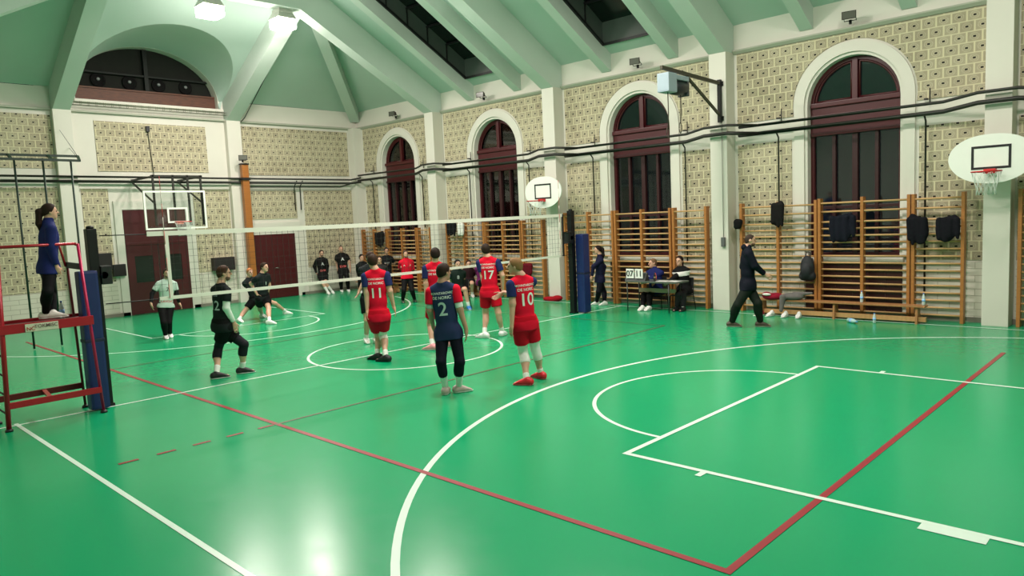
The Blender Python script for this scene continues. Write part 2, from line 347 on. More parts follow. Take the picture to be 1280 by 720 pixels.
p = MB(); p.prism([(XB-.01, ZT-.06), (XB+.03, ZT-.06), (XB+.09, ZT), (XB+.09, ZT+.03), (XB-.01, ZT+.03)][::-1], 1, YN, 1.8) if False else p.box(XB-.01, XB+.09, YN, YR, ZT-.04, ZT+.02); p.build('trim_9', mat('cornice_grey', (166, 168, 152)), kind='structure')
p = MB(); p.box(XB-.3, XB+.12, LC-LH-.05, LC+LH+.12, 6.2, 6.28, bev=.01); p.build('trim_10', WHITE, kind='structure')
bb = MB(); bb.box(XB, XB+.05, YN, 3.4, 0, .1); bb.box(XB, XB+.05, 5.3, 7.2, 0, .1); bb.box(XB, XB+.05, 9.1, YR, 0, .1); bb.build('baseboard_back', mat('grey_skirting', (120, 116, 104)), kind='structure')
# other walls behind the camera
m = MB(); m.box(XB-.4, XE+.2, YN-.2, YN, 0, 6.6); m.build('wall_left', WHITE, kind='structure')
m = MB(); m.box(XE, XE+.2, YN, YR+.3, 0, 9.4); m.build('wall_front', WHITE, kind='structure')
# lunette window: sill board, four round vents, upper glazing
e = empty('window_5', (XB-.2, LC, 6.27), kind='structure')
m = MB(); m.box(-.12, .0, -LH-.02, LH+.02, .0, .42); m.box(-.1, .03, -LH, LH, .38, .43, bev=.008); m.build('sill_board', wood('weathered_brown_board', (112, 62, 36), (44, 26, 20), 5, (1, 1, 6), .6), e)
gm = mat('lunette_grey_board', (34, 35, 32), .9, noise=.15)
m = MB(); slab2d(m, [(a-LC, b-6.27) for a, b in lun], [], 0, -.2, -.16); m.build('backing_board', gm, e)
m = MB(); m.box(-.14, .0, -.06, .06, .42, 1.66, bev=.01); m.build('mullion', mat('dark_green_grey', (26, 30, 27), .5), e)
m = MB(); m.box(-.12, -.02, -LH, LH, .84, .9, bev=.01); m.build('glazing_bar', mat('dark_green_grey', (26, 30, 27), .5), e)
for y in (-1.32, -.46, .38, 1.2):
    m = MB(); m.lathe([(.19, 0), (.21, .03), (.18, .05), (.16, .02), (.04, .03)], (-.15, y, .66), 24, axis=0); m.build('round_vent', mat('vent_grey', (16, 15, 15), .8), e)
    m = MB(); m.lathe([(.045, 0), (.05, .03), (.02, .05)], (-.12, y, .68), 12, axis=0); m.build('vent_hub', mat('hub_grey', (120, 124, 124), .3), e)

# ---- doors
def door_one():
    e = empty('door_1', (XB+.03, 4.35, 0), kind='structure')
    m = MB(); slab2d(m, [(-1.15, 0), (-.93, 0), (-.93, 3.14), (.9, 3.14), (.9, 0), (1.15, 0), (1.15, 3.4), (-1.15, 3.4)], [], 0, -.03, .02); m.build('door_surround', WHITE, e)
    m = MB(); m.box(-.03, .02, -.92, .89, 2.12, 3.12); m.box(0, .04, -.92, .89, 2.08, 2.16, bev=.008); m.box(0, .035, -.92, -.86, 0, 3.12); m.box(0, .035, .83, .89, 0, 3.12); m.build('door_frame', MAROON, e)
    for y0, y1 in ((-.86, -.02), (.0, .83)):
        d = MB(); slab2d(d, [(y0, .01), (y1, .01), (y1, 2.08), (y0, 2.08)], [[(y0+.16, .95), (y0+.16, 1.75), (y1-.16, 1.75), (y1-.16, .95)]], 0, -.02, .02)
        dl = d.build('door_leaf', MAROON, e)
        g = MB(); g.box(-.01, 0, y0+.16, y1-.16, .95, 1.75); g.build('door_glass', mat('dark_door_glass', (34, 42, 38), .15), dl)
    h = MB(); h.tube([(.02, .04, 1.05), (.07, .04, 1.05), (.07, .16, 1.05)], .012, 6); h.build('door_handle', mat('chrome', (190, 190, 190), .25, 1, noise=0), e)
def door_two():
    e = empty('door_2', (XB+.03, 8.1, 0), kind='structure')
    m = MB(); slab2d(m, [(-1.0, 0), (-.86, 0), (-.86, 2.2), (.88, 2.2), (.88, 0), (1.12, 0), (1.12, 2.6), (-1.0, 2.6)], [], 0, -.03, .02); m.build('door_surround', WHITE, e)
    for y0, y1 in ((-.85, 0), (.005, .87)):
        d = MB(); d.box(-.02, .015, y0, y1, .01, 2.19, bev=.005); d.box(.01, .022, y0+.12, y1-.12, .2, .95, bev=.004); d.box(.01, .022, y0+.12, y1-.12, 1.1, 2.05, bev=.004); d.build('door_leaf', MAROON, e)
    h = MB(); h.tube([(.02, .05, 1.05), (.07, .05, 1.05), (.07, .17, 1.05)], .012, 6); h.build('door_handle', mat('chrome', (190, 190, 190), .25, 1), e)
door_one(); door_two()

# ---- roof: hipped slab, vault over the lunette, frames and ribs
ZS0 = 6.55; XF = -7.38; ZTOP = ZS0+SL*(XF+.0-XB); YH = YR-(XF-XB); YL0 = -2.75; YL1 = YL0+(XF-XB)
hz = lambda x: ZS0+SL*(x-XB)
sz = lambda y: ZS0+SL*(YR-y)
ce = MB()
NV = 28
groin = []; archp = []
for i in range(NV+1):
    t = math.pi*i/NV
    y = LC-2.2*math.cos(t); gx = XB+.02+2.66*math.sin(t)**.8; groin.append((gx, y, hz(gx)))
    archp.append((XB-.02, LC-2.06*math.cos(t), 6.5+1.46*math.sin(t)))
# hip face with notch
out = [(XB, YR), (XF, YH), (XF, YL1), (XB, YL0)]+[(p[0], p[1]) for p in groin]
vs, fs, _ = fill2d(out); ce.add([(a, b, hz(a)) for a, b in vs], fs)
ce.add([(a, b, hz(a)+.15) for a, b in vs], [f[::-1] for f in fs])
# flaring vault
rows = 7; vv = []
for j in range(rows+1):
    s = j/rows
    for i in range(NV+1):
        A = Vector(archp[i]); G = Vector(groin[i]); p = A.lerp(G, s); p.z += .22*math.sin(math.pi*i/NV)*math.sin(math.pi*s)*.6
        vv.append(p)
ce.add(vv, [(j*(NV+1)+i, j*(NV+1)+i+1, (j+1)*(NV+1)+i+1, (j+1)*(NV+1)+i) for j in range(rows) for i in range(NV)], 0, True)
for s, i in ((-1, 0), (1, NV)):
    A = archp[i]; ce.add([A, (A[0], A[1], 6.27), (XB+.1, A[1]+.02*s, 6.27), groin[i]], [(0, 1, 2, 3)])
# side slopes: long-wall side with skylight openings
SKY = [(c-.78, c+.78) for c in WINX[1:]]+[(10.1, 11.66)]
SY0, SY1 = 7.9, 11.5
vs, fs, lp = fill2d([(XB, YR), (XE, YR), (XE, YH), (XF, YH)], [[(a, SY0), (a, SY1), (b, SY1), (b, SY0)] for a, b in SKY])
ce.add([(a, b, sz(b)) for a, b in vs], fs)
ce.add([(XB, YL0, ZS0), (XE, YL0, ZS0), (XE, YL1, ZTOP), (XF, YL1, ZTOP)], [(0, 1, 2, 3)])
ce.add([(XF, YL1, ZTOP), (XE, YL1, ZTOP), (XE, YH, ZTOP), (XF, YH, ZTOP)], [(0, 1, 2, 3)])
ce.add([(XB, YN, ZS0), (XE, YN, ZS0), (XE, YL0, ZS0), (XB, YL0, ZS0)], [(0, 1, 2, 3)])
CE = ce.build('ceiling', GREEN, kind='structure')
# skylights
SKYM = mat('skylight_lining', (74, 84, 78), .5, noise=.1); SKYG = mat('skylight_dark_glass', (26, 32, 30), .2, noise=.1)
for i, (a, b) in enumerate(SKY):
    e = empty('window_%d' % (6+i), ((a+b)/2, SY1, sz(SY1)), kind='structure')
    hw = (b-a)/2; oy = lambda y: y-SY1; zz = lambda y, d=0: sz(y)-sz(SY1)+d
    D = .55; l = MB()
    for s in (-1, 1): l.add([(s*hw, 0, zz(SY1)), (s*hw, oy(SY0), zz(SY0)), (s*hw, oy(SY0), zz(SY0, D)), (s*hw, 0, zz(SY1, D))], [(0, 1, 2, 3)])
    for y in (SY0, SY1): l.add([(-hw, oy(y), zz(y)), (hw, oy(y), zz(y)), (hw, oy(y), zz(y, D)), (-hw, oy(y), zz(y, D))], [(0, 1, 2, 3)])
    l.build('skylight_shaft', SKYM, e)
    g = MB(); g.add([(-hw, 0, zz(SY1, D)), (hw, 0, zz(SY1, D)), (hw, oy(SY0), zz(SY0, D)), (-hw, oy(SY0), zz(SY0, D))], [(0, 1, 2, 3)]); g.build('pane', SKYG, e)
    f = MB()
    for s in (-1, 1): f.bar((s*(hw-.02), 0, zz(SY1)-.01), (s*(hw-.02), oy(SY0), zz(SY0)-.01), .06, .06)
    for y in (SY0, SY1): f.bar((-hw, oy(y), zz(y)-.01), (hw, oy(y), zz(y)-.01), .06, .06)
    f.build('window_frame', BLACK, e)
    for k in range(1, 5):
        y = SY1+(SY0-SY1)*k/5; f = MB(); f.bar((-hw, oy(y), zz(y, D*.9)), (hw, oy(y), zz(y, D*.9)), .06, .05)
        f.bar((-hw+.01, oy(y), zz(y, 0)), (-hw+.01, oy(y), zz(y, D*.9)), .03, .04); f.build('glazing_bar', BLACK, e)
# frames
tn = 11
PALE = mat('green_beam_paint', (194, 205, 196), .6, noise=.06, nscale=.8)
for f in FRAMES+[13.6]:
    b = MB(); b.prism([(YR, 5.93), (YP-.02, 5.93), (6.9, 8.38), (2.2, 8.38), (-2.3, 5.93), (-2.7, 5.93), (-2.7, ZS0+.02), (YL1, ZTOP+.02), (YH, ZTOP+.02), (YR, ZS0+.02)], 0, f-.21, f+.21); b.build('trim_%d' % tn, PALE, kind='structure'); tn += 1
for c in WINX[1:]+[10.88]:
    for s in (-1, 1):
        x = c+(1.08 if s > 0 else -.93); b = MB(); dp = .46
        b.prism([(YR, ZS0-dp+.02), (YR-.03, ZS0-dp+.02), (YH, ZTOP-dp), (YH, ZTOP+.02), (YR, ZS0+.02)], 0, x-.14, x+.14); b.build('trim_%d' % tn, PALE, kind='structure'); tn += 1
for y0, y1 in ((1.85, 2.28), (6.76, 7.2)):
    b = MB(); b.prism([(XB, 5.93), (XB+.2, 5.93), (XF-.2, 8.38), (XF-.2, ZTOP+.02), (XB, ZS0+.02)], 1, y0, y1); b.build('trim_%d' % tn, PALE, kind='structure'); tn += 1
b = MB(); A = Vector((XB+.12, YR-.12, 6.18)); B = Vector((XF-.1, YH+.15, ZTOP-.5))
sd = Vector((1, 1, 0)).normalized()*.17; hh = Vector((0, 0, .55))
b.add([A-sd, A+sd, A+sd+hh, A-sd+hh, B-sd, B+sd, B+sd+hh, B-sd+hh], [(0, 1, 2, 3), (4, 5, 6, 7), (0, 1, 5, 4), (1, 2, 6, 5), (2, 3, 7, 6), (3, 0, 4, 7)]); b.build('trim_%d' % tn, PALE, kind='structure'); tn += 1

cb_ = MB(); cb_.tube([(XB+.25, 7.22, 5.9), (XB+.5, 7.23, 6.0), (XB+2, 7.22, 6.99), (XF-.6, 7.22, 8.35)], .014, 6); props(cb_.build('beam_cable', DARKMETAL), 'thin dark cable running up the ceiling beam to the right lamp', 'cable')
# ---- ceiling lamps
LE = emis('lamp_diffuser_lit', (1.0, .97, .88), LAMP_EMIT)
def lamp(x, y, z, label):
    e = empty('ceiling_lamp', (x, y, z), label, 'lamp', 'square high-bay lamps under the roof frames')
    m = MB(); m.box(-.2, .2, -.2, .2, .16, .26, bev=.02); m.add([(-.28, -.28, 0), (.28, -.28, 0), (.28, .28, 0), (-.28, .28, 0), (-.2, -.2, .17), (.2, -.2, .17), (.2, .2, .17), (-.2, .2, .17)], [(0, 1, 5, 4), (1, 2, 6, 5), (2, 3, 7, 6), (3, 0, 4, 7)]); m.build('lamp_housing', mat('lamp_housing', (190, 190, 180), .4, .3), e)
    m = MB(); m.box(-.27, .27, -.27, .27, -.26, .0, bev=.06); m.build('lamp_diffuser', LE, e)
    m = MB()
    m.tube([(0, 0, .25), (0, 0, 8.38-z+.3)], .012, 6); m.build('lamp_cord', DARKMETAL, e)
    ld = bpy.data.lights.new('lamp_light', 'POINT'); ld.energy = LAMP_SIDE; ld.shadow_soft_size = .33; ld.color = LAMP_COL
    lo = bpy.data.objects.new('lamp_light', ld); COL.objects.link(lo); lo.parent = e; lo.location = (0, 0, -.6)
    ad = bpy.data.lights.new('lamp_down_light', 'AREA'); ad.energy = LAMP_DOWN; ad.shape = 'SQUARE'; ad.size = .52; ad.color = LAMP_COL
    ao = bpy.data.objects.new('lamp_down_light', ad); COL.objects.link(ao); ao.parent = e; ao.location = (0, 0, -.275)
lamp(-7.55, 4.5, 8.12, 'glowing square ceiling lamp above the lunette, left of the two in view')
lamp(-7.55, 6.55, 8.12, 'glowing square ceiling lamp where the roof frame bends, right of the two in view')
for x in (-2.24, 2.9, 8.37):
    for y in (2.6, 6.5): lamp(x, y, 7.95, 'square ceiling lamp outside the photo, %s side of the %s roof frame' % ('window' if y > 5 else 'referee', {-2.24: 'second', 2.9: 'third', 8.37: 'nearest'}[x]))

# ================================================================== smooth solid modelling (distance fields turned into one continuous mesh)
def A3(v): return np.array(v, float)
class Field:
    """union of pieces; each piece is smooth-blended primitives cut by planes"""
    def __init__(s, h=.012): s.h = h; s.pieces = []
    def piece(s, prims, cuts=(), k=.03): s.pieces.append((prims, cuts, k)); return s
    @staticmethod
    def ext(p):
        if p[0] == 'c': _, a, b, ra, rb = p; m = max(ra, rb); return np.minimum(a, b)-m, np.maximum(a, b)+m
        _, c, Rm, rad = p; m = max(rad); return c-m, c+m
    def mesh(s, name, m, parent, smooth_it=1, **kw):
        h = s.h; lo = np.full(3, 1e9); hi = -lo
        for prims, cuts, k in s.pieces:
            for p in prims:
                a, b = s.ext(p); lo = np.minimum(lo, a); hi = np.maximum(hi, b)
        lo -= 4*h; hi += 4*h; n = np.ceil((hi-lo)/h).astype(int)+1
        F = np.full(n, 1.0, np.float32)
        ax = [lo[i]+h*np.arange(n[i]) for i in range(3)]
        for prims, cuts, k in s.pieces:
            G = np.full(n, 1.0, np.float32)
            for p in prims:
                a, b = s.ext(p); mg = k+2.5*h
                i0 = np.maximum(((a-mg-lo)/h).astype(int), 0); i1 = np.minimum(((b+mg-lo)/h).astype(int)+2, n)
                X, Y, Z = np.meshgrid(ax[0][i0[0]:i1[0]], ax[1][i0[1]:i1[1]], ax[2][i0[2]:i1[2]], indexing='ij')
                if p[0] == 'c':
                    _, A, B, ra, rb = p; d = B-A; L = max(d@d, 1e-9)
                    t = np.clip(((X-A[0])*d[0]+(Y-A[1])*d[1]+(Z-A[2])*d[2])/L, 0, 1)
                    D = np.sqrt((X-A[0]-t*d[0])**2+(Y-A[1]-t*d[1])**2+(Z-A[2]-t*d[2])**2)-(ra+(rb-ra)*t)
                else:
                    _, C, Rm, rad = p; q = [X-C[0], Y-C[1], Z-C[2]]
                    l = [Rm[i][0]*q[0]+Rm[i][1]*q[1]+Rm[i][2]*q[2] for i in range(3)]
                    k0 = np.sqrt(sum((l[i]/rad[i])**2 for i in range(3)))+1e-9; k1 = np.sqrt(sum((l[i]/rad[i]**2)**2 for i in range(3)))+1e-9
                    D = k0*(k0-1)/k1
                sl = tuple(slice(i0[i], i1[i]) for i in range(3)); O = G[sl]
                hh = np.clip(.5+.5*(O-D)/k, 0, 1); G[sl] = O*(1-hh)+D*hh-k*hh*(1-hh)
            if cuts:
                X, Y, Z = np.meshgrid(*ax, indexing='ij', sparse=True)
                for nn, p0 in cuts: G = np.maximum(G, (X-p0[0])*nn[0]+(Y-p0[1])*nn[1]+(Z-p0[2])*nn[2])
            F = np.minimum(F, G)
        V, Q = nets(F); V = lo+V*h
        me = bpy.data.meshes.new(name); me.vertices.add(len(V)); me.loops.add(len(Q)*4); me.polygons.add(len(Q))
        for _ in range(smooth_it):
            acc = np.zeros_like(V); cnt = np.zeros(len(V))
            for i in range(4):
                a, b = Q[:, i], Q[:, (i+1) % 4]; np.add.at(acc, a, V[b]); np.add.at(cnt, a, 1); np.add.at(acc, b, V[a]); np.add.at(cnt, b, 1)
            V = V*.5+.5*acc/np.maximum(cnt, 1)[:, None]
        me.vertices.foreach_set('co', V.astype(np.float32).ravel()); me.loops.foreach_set('vertex_index', Q.ravel().astype(np.int32))
        me.polygons.foreach_set('loop_start', np.arange(0, len(Q)*4, 4, dtype=np.int32)); me.polygons.foreach_set('use_smooth', np.ones(len(Q), bool))
        me.update(calc_edges=True); me.validate()
        me.materials.append(m); o = bpy.data.objects.new(name, me); COL.objects.link(o)
        if parent: o.parent = parent
        return props(o, **kw)
def nets(F):
    S = F < 0; nx, ny, nz = F.shape
    c = np.zeros((nx-1, ny-1, nz-1), np.int8); cor = [(i, j, k) for i in (0, 1) for j in (0, 1) for k in (0, 1)]
    for i, j, k in cor: c += S[i:nx-1+i, j:ny-1+j, k:nz-1+k]
    act = (c > 0) & (c < 8); idx = np.full(act.shape, -1, np.int64); cells = np.argwhere(act); idx[act] = np.arange(len(cells))
    acc = np.zeros((len(cells), 3)); cnt = np.zeros(len(cells)); I, J, K = cells.T
    val = {q: F[I+q[0], J+q[1], K+q[2]] for q in cor}
    for a in cor:
        for ax in range(3):
            if a[ax] == 0:
                b = list(a); b[ax] = 1; b = tuple(b); va, vb = val[a], val[b]; m = (va < 0) != (vb < 0)
                t = np.where(m, va/np.where(m, va-vb, 1), 0); p = np.array(a)[None]+t[:, None]*(np.array(b)-np.array(a))[None]
                acc[m] += p[m]; cnt[m] += 1
    V = cells+acc/cnt[:, None]; quads = []
    for ax in range(3):
        s0 = [slice(None)]*3; s1 = [slice(None)]*3; s0[ax] = slice(0, -1); s1[ax] = slice(1, None)
        d = S[tuple(s0)] != S[tuple(s1)]; e = np.argwhere(d); o = [a for a in range(3) if a != ax]
        e = e[(e[:, o[0]] > 0) & (e[:, o[1]] > 0) & (e[:, o[0]] < F.shape[o[0]]-1) & (e[:, o[1]] < F.shape[o[1]]-1)]
        def cell(a, b):
            q = e.copy(); q[:, o[0]] -= a; q[:, o[1]] -= b; return idx[q[:, 0], q[:, 1], q[:, 2]]
        q = np.stack([cell(1, 1), cell(0, 1), cell(0, 0), cell(1, 0)], 1)
        ins = S[e[:, 0], e[:, 1], e[:, 2]]
        if ax == 1: ins = ~ins
        q[~ins] = q[~ins][:, ::-1]; quads.append(q)
    return V, np.concatenate(quads)

# ================================================================== THINGS IN THE HALL
CHROME = mat('chrome', (190, 190, 190), .25, 1, noise=0)
NETW = mat('net_tape', (228, 224, 212), .6, noise=.03)
CORD = mat('net_cord', (44, 44, 42), .7, noise=0)
PAD = mat('blue_pad', (20, 36, 92), .45, noise=.1, nscale=3)
# ---- volleyball posts with pads
def post(y, side, px, py, pw, label, winch):
    e = empty('net_post', (0, y, 0), label, 'net post', 'volleyball net posts')
    m = MB(); m.box(-.065, .065, -.065, .065, 0, 2.5, bev=.012); m.box(-.08, .08, -.08, .08, 0, .04); m.build('pole', mat('black_post', (18, 18, 20), .4, .3), e)
    m = MB(); m.lathe([(.03, 2.5), (.05, 2.5), (.05, 2.53), (.02, 2.54)], (0, 0, 0), 12); m.build('pulley_cap', DARKMETAL, e)
    m = MB(); m.box(px-pw, px+pw, py-.12, py+.12, .02, .98, bev=.035); m.box(px-pw, px+pw, py-.12, py+.12, .98, 1.93, bev=.035); m.build('pad', PAD, e)
    m = MB(); m.box(px-pw-.004, px+pw+.004, py-.125, py+.125, .955, 1.0, bev=.01); m.build('pad_strap', mat('navy_strap', (18, 26, 60), .6), e)
    m = MB(); m.box(-.1, .1, winch*.06, winch*.2, 1.72, 1.98, bev=.015); m.lathe([(.05, 0), (.05, .1)], (.0, winch*.1, 1.85), 12, axis=0); m.build('winch', BLACK, e)
    return e
post(-.98, -1, .13, -.14, .10, 'black net post with blue pad, beside the red referee stand', 1)
post(9.52, 1, .2, .16, .12, 'black net post with blue pad, in front of the wall bars', -1)
# ---- the net
e = empty('volleyball_net', (0, 4.5, 0), 'white-edged volleyball net stretched between the two posts', 'net')
Ya, Yb = -.24, 9.22
def sag(y): t = (y-4.5)/4.75; return -.02*(1-t*t)
m = MB()
n = 24
for z0, z1 in ((2.36, 2.43),):
    vs = []
    for i in range(n+1):
        y = Ya+(Yb-Ya)*i/n; s = sag(y)
        vs += [(-.008, y-4.5, z0+s), (.008, y-4.5, z0+s), (.008, y-4.5, z1+s), (-.008, y-4.5, z1+s)]
    m.add(vs, [(4*i+k, 4*i+(k+1) % 4, 4*i+4+(k+1) % 4, 4*i+4+k) for i in range(n) for k in range(4)])
m.build('top_tape', NETW, e)
m = MB(); vs = []
for i in range(n+1):
    y = Ya+.1+(Yb-Ya-.2)*i/n; s = sag(y); vs += [(-.006, y-4.5, 1.41+s), (.006, y-4.5, 1.41+s), (.006, y-4.5, 1.46+s), (-.006, y-4.5, 1.46+s)]
m.add(vs, [(4*i+k, 4*i+(k+1) % 4, 4*i+4+(k+1) % 4, 4*i+4+k) for i in range(n) for k in range(4)]); m.build('bottom_tape', NETW, e)
for y in (.03, 9.1):
    m = MB(); m.box(-.009, .009, y-4.5-.028, y-4.5+.028, 1.42, 2.42); m.build('side_band', NETW, e)
m = MB(); m.box(-.012, .012, Yb-4.53, Yb-4.49, 1.42, 2.42); m.build('end_rod', BLACK, e)
m = MB(); k = 0
y = Ya+.05
while y < Yb: s = sag(y); m.bar((0, y-4.5, 1.44+s), (0, y-4.5, 2.4+s), .0035); y += .1
for z in [1.44+.1*i for i in range(1, 10)]:
    for i in range(12):
        a = Ya+(Yb-Ya)*i/12; b = Ya+(Yb-Ya)*(i+1)/12; m.bar((0, a-4.5, z+sag(a)), (0, b-4.5, z+sag(b)), .0035)
m.build('mesh', CORD, e, kind='stuff')
for a, b, z in ((-.87, Ya, 2.40), (Yb, 9.46, 2.40), (-.87, Ya+.1, 1.44), (Yb-.1, 9.46, 1.44)):
    m = MB(); m.tube([(0, a-4.5, z), (0, b-4.5, z-.01)], .008, 6); m.build('tension_cable', DARKMETAL, e)
for y, lb in ((.0, 'thin striped net antenna at the left end of the net'), (9.08, 'thin striped net antenna at the right end of the net')):
    e = empty('net_antenna', (.02, y, 1.43), lb, 'antenna', 'net antennas')
    for i in range(9):
        m = MB(); m.tube([(0, 0, i*.2), (0, 0, i*.2+.2)], .005, 6); m.build('stripe', mat('antenna_white', (222, 206, 200), .5) if i % 2 else mat('antenna_red', (190, 60, 60), .5), e)
# ---- referee stand
e = empty('referee_stand', (.1, -1.7, 0), 'red tubular steel referee stand with a platform at the left edge', 'referee stand')
NX, FX_ = .28, -.30; yl, yr = -.53, .56
def LG(a, b, r=.022, nm='leg', mm=REDMETAL): m = MB(); m.tube([a, b], r, 10); return m.build(nm, mm, e)
l1 = LG((NX, yl, .03), (NX-.02, yl+.08, 2.31), .03); l2 = LG((NX, yr, .03), (NX-.05, yr-.1, 2.31), .02, mm=mat('magenta_red_metal', (186, 16, 76), .3, .1))
l3 = LG((FX_, yl, .03), (FX_+.05, yl+.08, 2.31), .02); l4 = LG((FX_, yr-.06, .03), (FX_+.05, yr-.12, 2.0), .018, mm=mat('dark_red_metal', (110, 18, 26), .35, .1))
for l, (a, b) in zip((l1, l2, l3, l4), ((NX, yl), (NX, yr), (FX_, yl), (FX_, yr-.06))):
    m = MB(); m.lathe([(.045, 0), (.045, .02), (.025, .04)], (a, b, 0), 12); m.build('rubber_foot', BLACK, l)
m = MB(); m.tube([(NX-.02, yl-.0, 2.31), (NX-.05, yr-.14, 2.31)], .02, 10); m.tube([(NX-.05, yr-.14, 2.31), (NX-.05, yr-.1, 2.29)], .02, 10); m.build('hand_rail', REDMETAL, e)
m = MB(); m.tube([(FX_+.05, yl+.08, 2.31), (FX_+.05, yr-.2, 2.31), (FX_+.05, yr-.14, 2.0)], .016, 10); m.build('hand_rail', REDMETAL, e)
m = MB(); m.bar((NX-.04, yr-.09, 2.0), (FX_+.04, yr-.12, 2.02), .03, .08); m.build('side_strap', BLACK, e)
m = MB(); m.box(FX_+.02, NX+.02, yl, yr-.05, 1.27, 1.3); m.build('platform', mat('platform_board', (90, 30, 30), .6), e)
for x in (FX_+.02, NX+.015):
    m = MB(); m.box(x-.015, x+.015, yl, yr-.02, 1.22, 1.34, bev=.006); m.build('platform_rail', REDMETAL, e)
m = MB(); m.box(NX+.032, NX+.040, -.25, .12, 1.225, 1.325, bev=.003); sg = m.build('sign_plate', mat('cream_sign', (212, 206, 186), .5), e)
put_later = [(('NC', .065, (.1+NX+.042, -1.7-.19, 1.262)), sg, (170, 40, 40)), (('TOKMISC', .062, (.1+NX+.042, -1.7-.02, 1.285)), sg, (110, 80, 80))]
m = MB(); m.box(NX-.02, NX+.02, yl, yr, .28, .36, bev=.006); m.build('base_rail', REDMETAL, e)
m = MB(); m.box(FX_-.02, FX_+.02, yl, yr-.06, .28, .36, bev=.006); m.build('base_rail', mat('dark_red_metal', (110, 18, 26), .35, .1), e)
m = MB(); m.bar((NX, -.05, .34), (FX_, .02, .34), .05, .03); m.build('cross_brace', REDMETAL, e)
for i in range(5):
    m = MB(); m.tube([(NX-.01, yl+.02, .2+i*.25), (FX_+.01, yl+.02, .2+i*.25)], .012, 8); m.build('ladder_rung', DARKMETAL, e)
# bottle on the platform
def bottle(x, y, z, label, h=.24, r=.032, col=(200, 215, 215), cap=(60, 110, 200), lying=False, name='water_bottle', group='water bottles'):
    e = empty(name, (x, y, z), label, 'bottle', group)
    m = MB(); m.lathe([(r*.8, 0), (r, .015), (r, h*.62), (r*.94, h*.68), (r*.45, h*.86), (r*.4, h*.93)], (0, 0, 0), 14)
    m.build('bottle_body', mat('bottle_%d_%d' % (col[0], col[2]), col, .15, noise=0), e)
    m = MB(); m.lathe([(r*.45, h*.92), (r*.45, h)], (0, 0, 0), 12); m.build('cap', mat('cap_%d_%d' % (cap[0], cap[2]), cap, .4, noise=0), e)
    m = MB(); m.lathe([(r*1.02, h*.3), (r*1.02, h*.52)], (0, 0, 0), 14); m.build('bottle_label', mat('label_%d' % cap[2], (min(cap[0]+90, 255), min(cap[1]+90, 255), min(cap[2]+60, 255)), .5, noise=0), e)
    if lying: e.rotation_euler = (math.pi/2, 0, .9); e.location.z += r*.98
    return e
bottle(-.08, -1.40, 1.30, 'small clear bottle standing on the platform of the referee stand')

# ---- basketball boards
def rim(e, y0, z, s, x=0, bracket=True, col=(206, 40, 40)):
    """hoop hanging out towards s*y or x; centre at (x, y0, z)"""
    rg = MB(); rg.tube([(x+.225*math.cos(t*math.pi/12), y0+.225*math.sin(t*math.pi/12), z) for t in range(24)], .011, 8, closed=True); r = rg.build('rim', mat('rim_red', col, .4, .2), e)
    nm = MB(); rows = [(.225, 0), (.2, -.1), (.17, -.2), (.145, -.3), (.15, -.4)]
    for i in range(12):
        for sg_ in (-1, 1):
            nm.tube([(x+rr*math.cos((i+sg_*.5*j)*math.pi/6), y0+rr*math.sin((i+sg_*.5*j)*math.pi/6), z+dz) for j, (rr, dz) in enumerate(rows)], .004, 5)
    nm.build('basket_net', mat('basket_cord', (206, 214, 206), .7, noise=0), e)
    return r
BOARDW = mat('board_white', (232, 234, 226), .35, noise=.03)
def oval(x, label):
    e = empty('basketball_backboard', (x, 10.98, 2.62), label, 'backboard', 'oval white backboards on the pilasters')
    pts = []
    for i in range(48):
        t = 2*math.pi*i/48; c, s = math.cos(t), math.sin(t); k = 2.3
        px = .625*math.copysign(abs(c)**(2/k), c); pz = .43*math.copysign(abs(s)**(2/k), s)
        px *= 1+.06*(1-(pz/.43)**2)-.10*(pz/.43 < 0)*abs(pz/.43); pts.append((px, .43+pz))
    m = MB(); slab2d(m, pts, [], 1, -.02, .02); m.build('board', BOARDW, e)
    m = MB(); slab2d(m, [(-.3, .25), (.3, .25), (.3, .66), (-.3, .66)], [[(-.26, .29), (-.26, .62), (.26, .62), (.26, .29)]], 1, -.026, -.018); m.build('target_square', BLACK, e)
    rim(e, -.26-.1, .2, -1)
    m = MB(); m.box(-.09, .09, -.14, -.02, .17, .25, bev=.01); m.bar((-.06, -.1, .2), (-.1, -.16, .2), .03); m.build('rim_bracket', mat('rim_red', (206, 40, 40), .4, .2), e)
    for dx in (-.12, .12):
        m = MB(); m.bar((dx, .02, .3), (dx, YP-10.98, .3), .05, .05); m.bar((dx, .02, .6), (dx, YP-10.98, .6), .05, .05); m.build('wall_bracket', DARKMETAL, e)
oval(8.36, 'oval white backboard with black square and red rim, at the right edge')
oval(-2.12, 'oval white backboard with black square behind the right end of the net')
# glass backboard on the end wall
e = empty('basketball_backboard', (-10.35, 4.32, 2.5), 'glass backboard with white frame hung out from the end wall', 'backboard')
m = MB(); slab2d(m, [(-.87, 0), (.87, 0), (.87, 1.1), (-.87, 1.1)], [[(-.82, .05), (-.82, 1.05), (.82, 1.05), (.82, .05)]], 0, -.02, .025); m.build('frame', BOARDW, e)
m = MB(); m.box(-.004, .004, -.82, .82, .05, 1.05); m.build('glass_panel', glass('board_glass', (.9, .94, .93), .3), e)
m = MB(); slab2d(m, [(-.25, .18), (.33, .18), (.33, .62), (-.25, .62)], [[(-.2, .23), (-.2, .57), (.28, .57), (.28, .23)]], 0, .006, .012); m.build('target_square', BOARDW, e)
rim(e, .04, .2, 1, x=.36, col=(214, 120, 90))
m = MB(); m.box(.0, .14, -.06, .14, .14, .22); m.build('rim_bracket', mat('rim_orange', (200, 90, 60), .4), e)
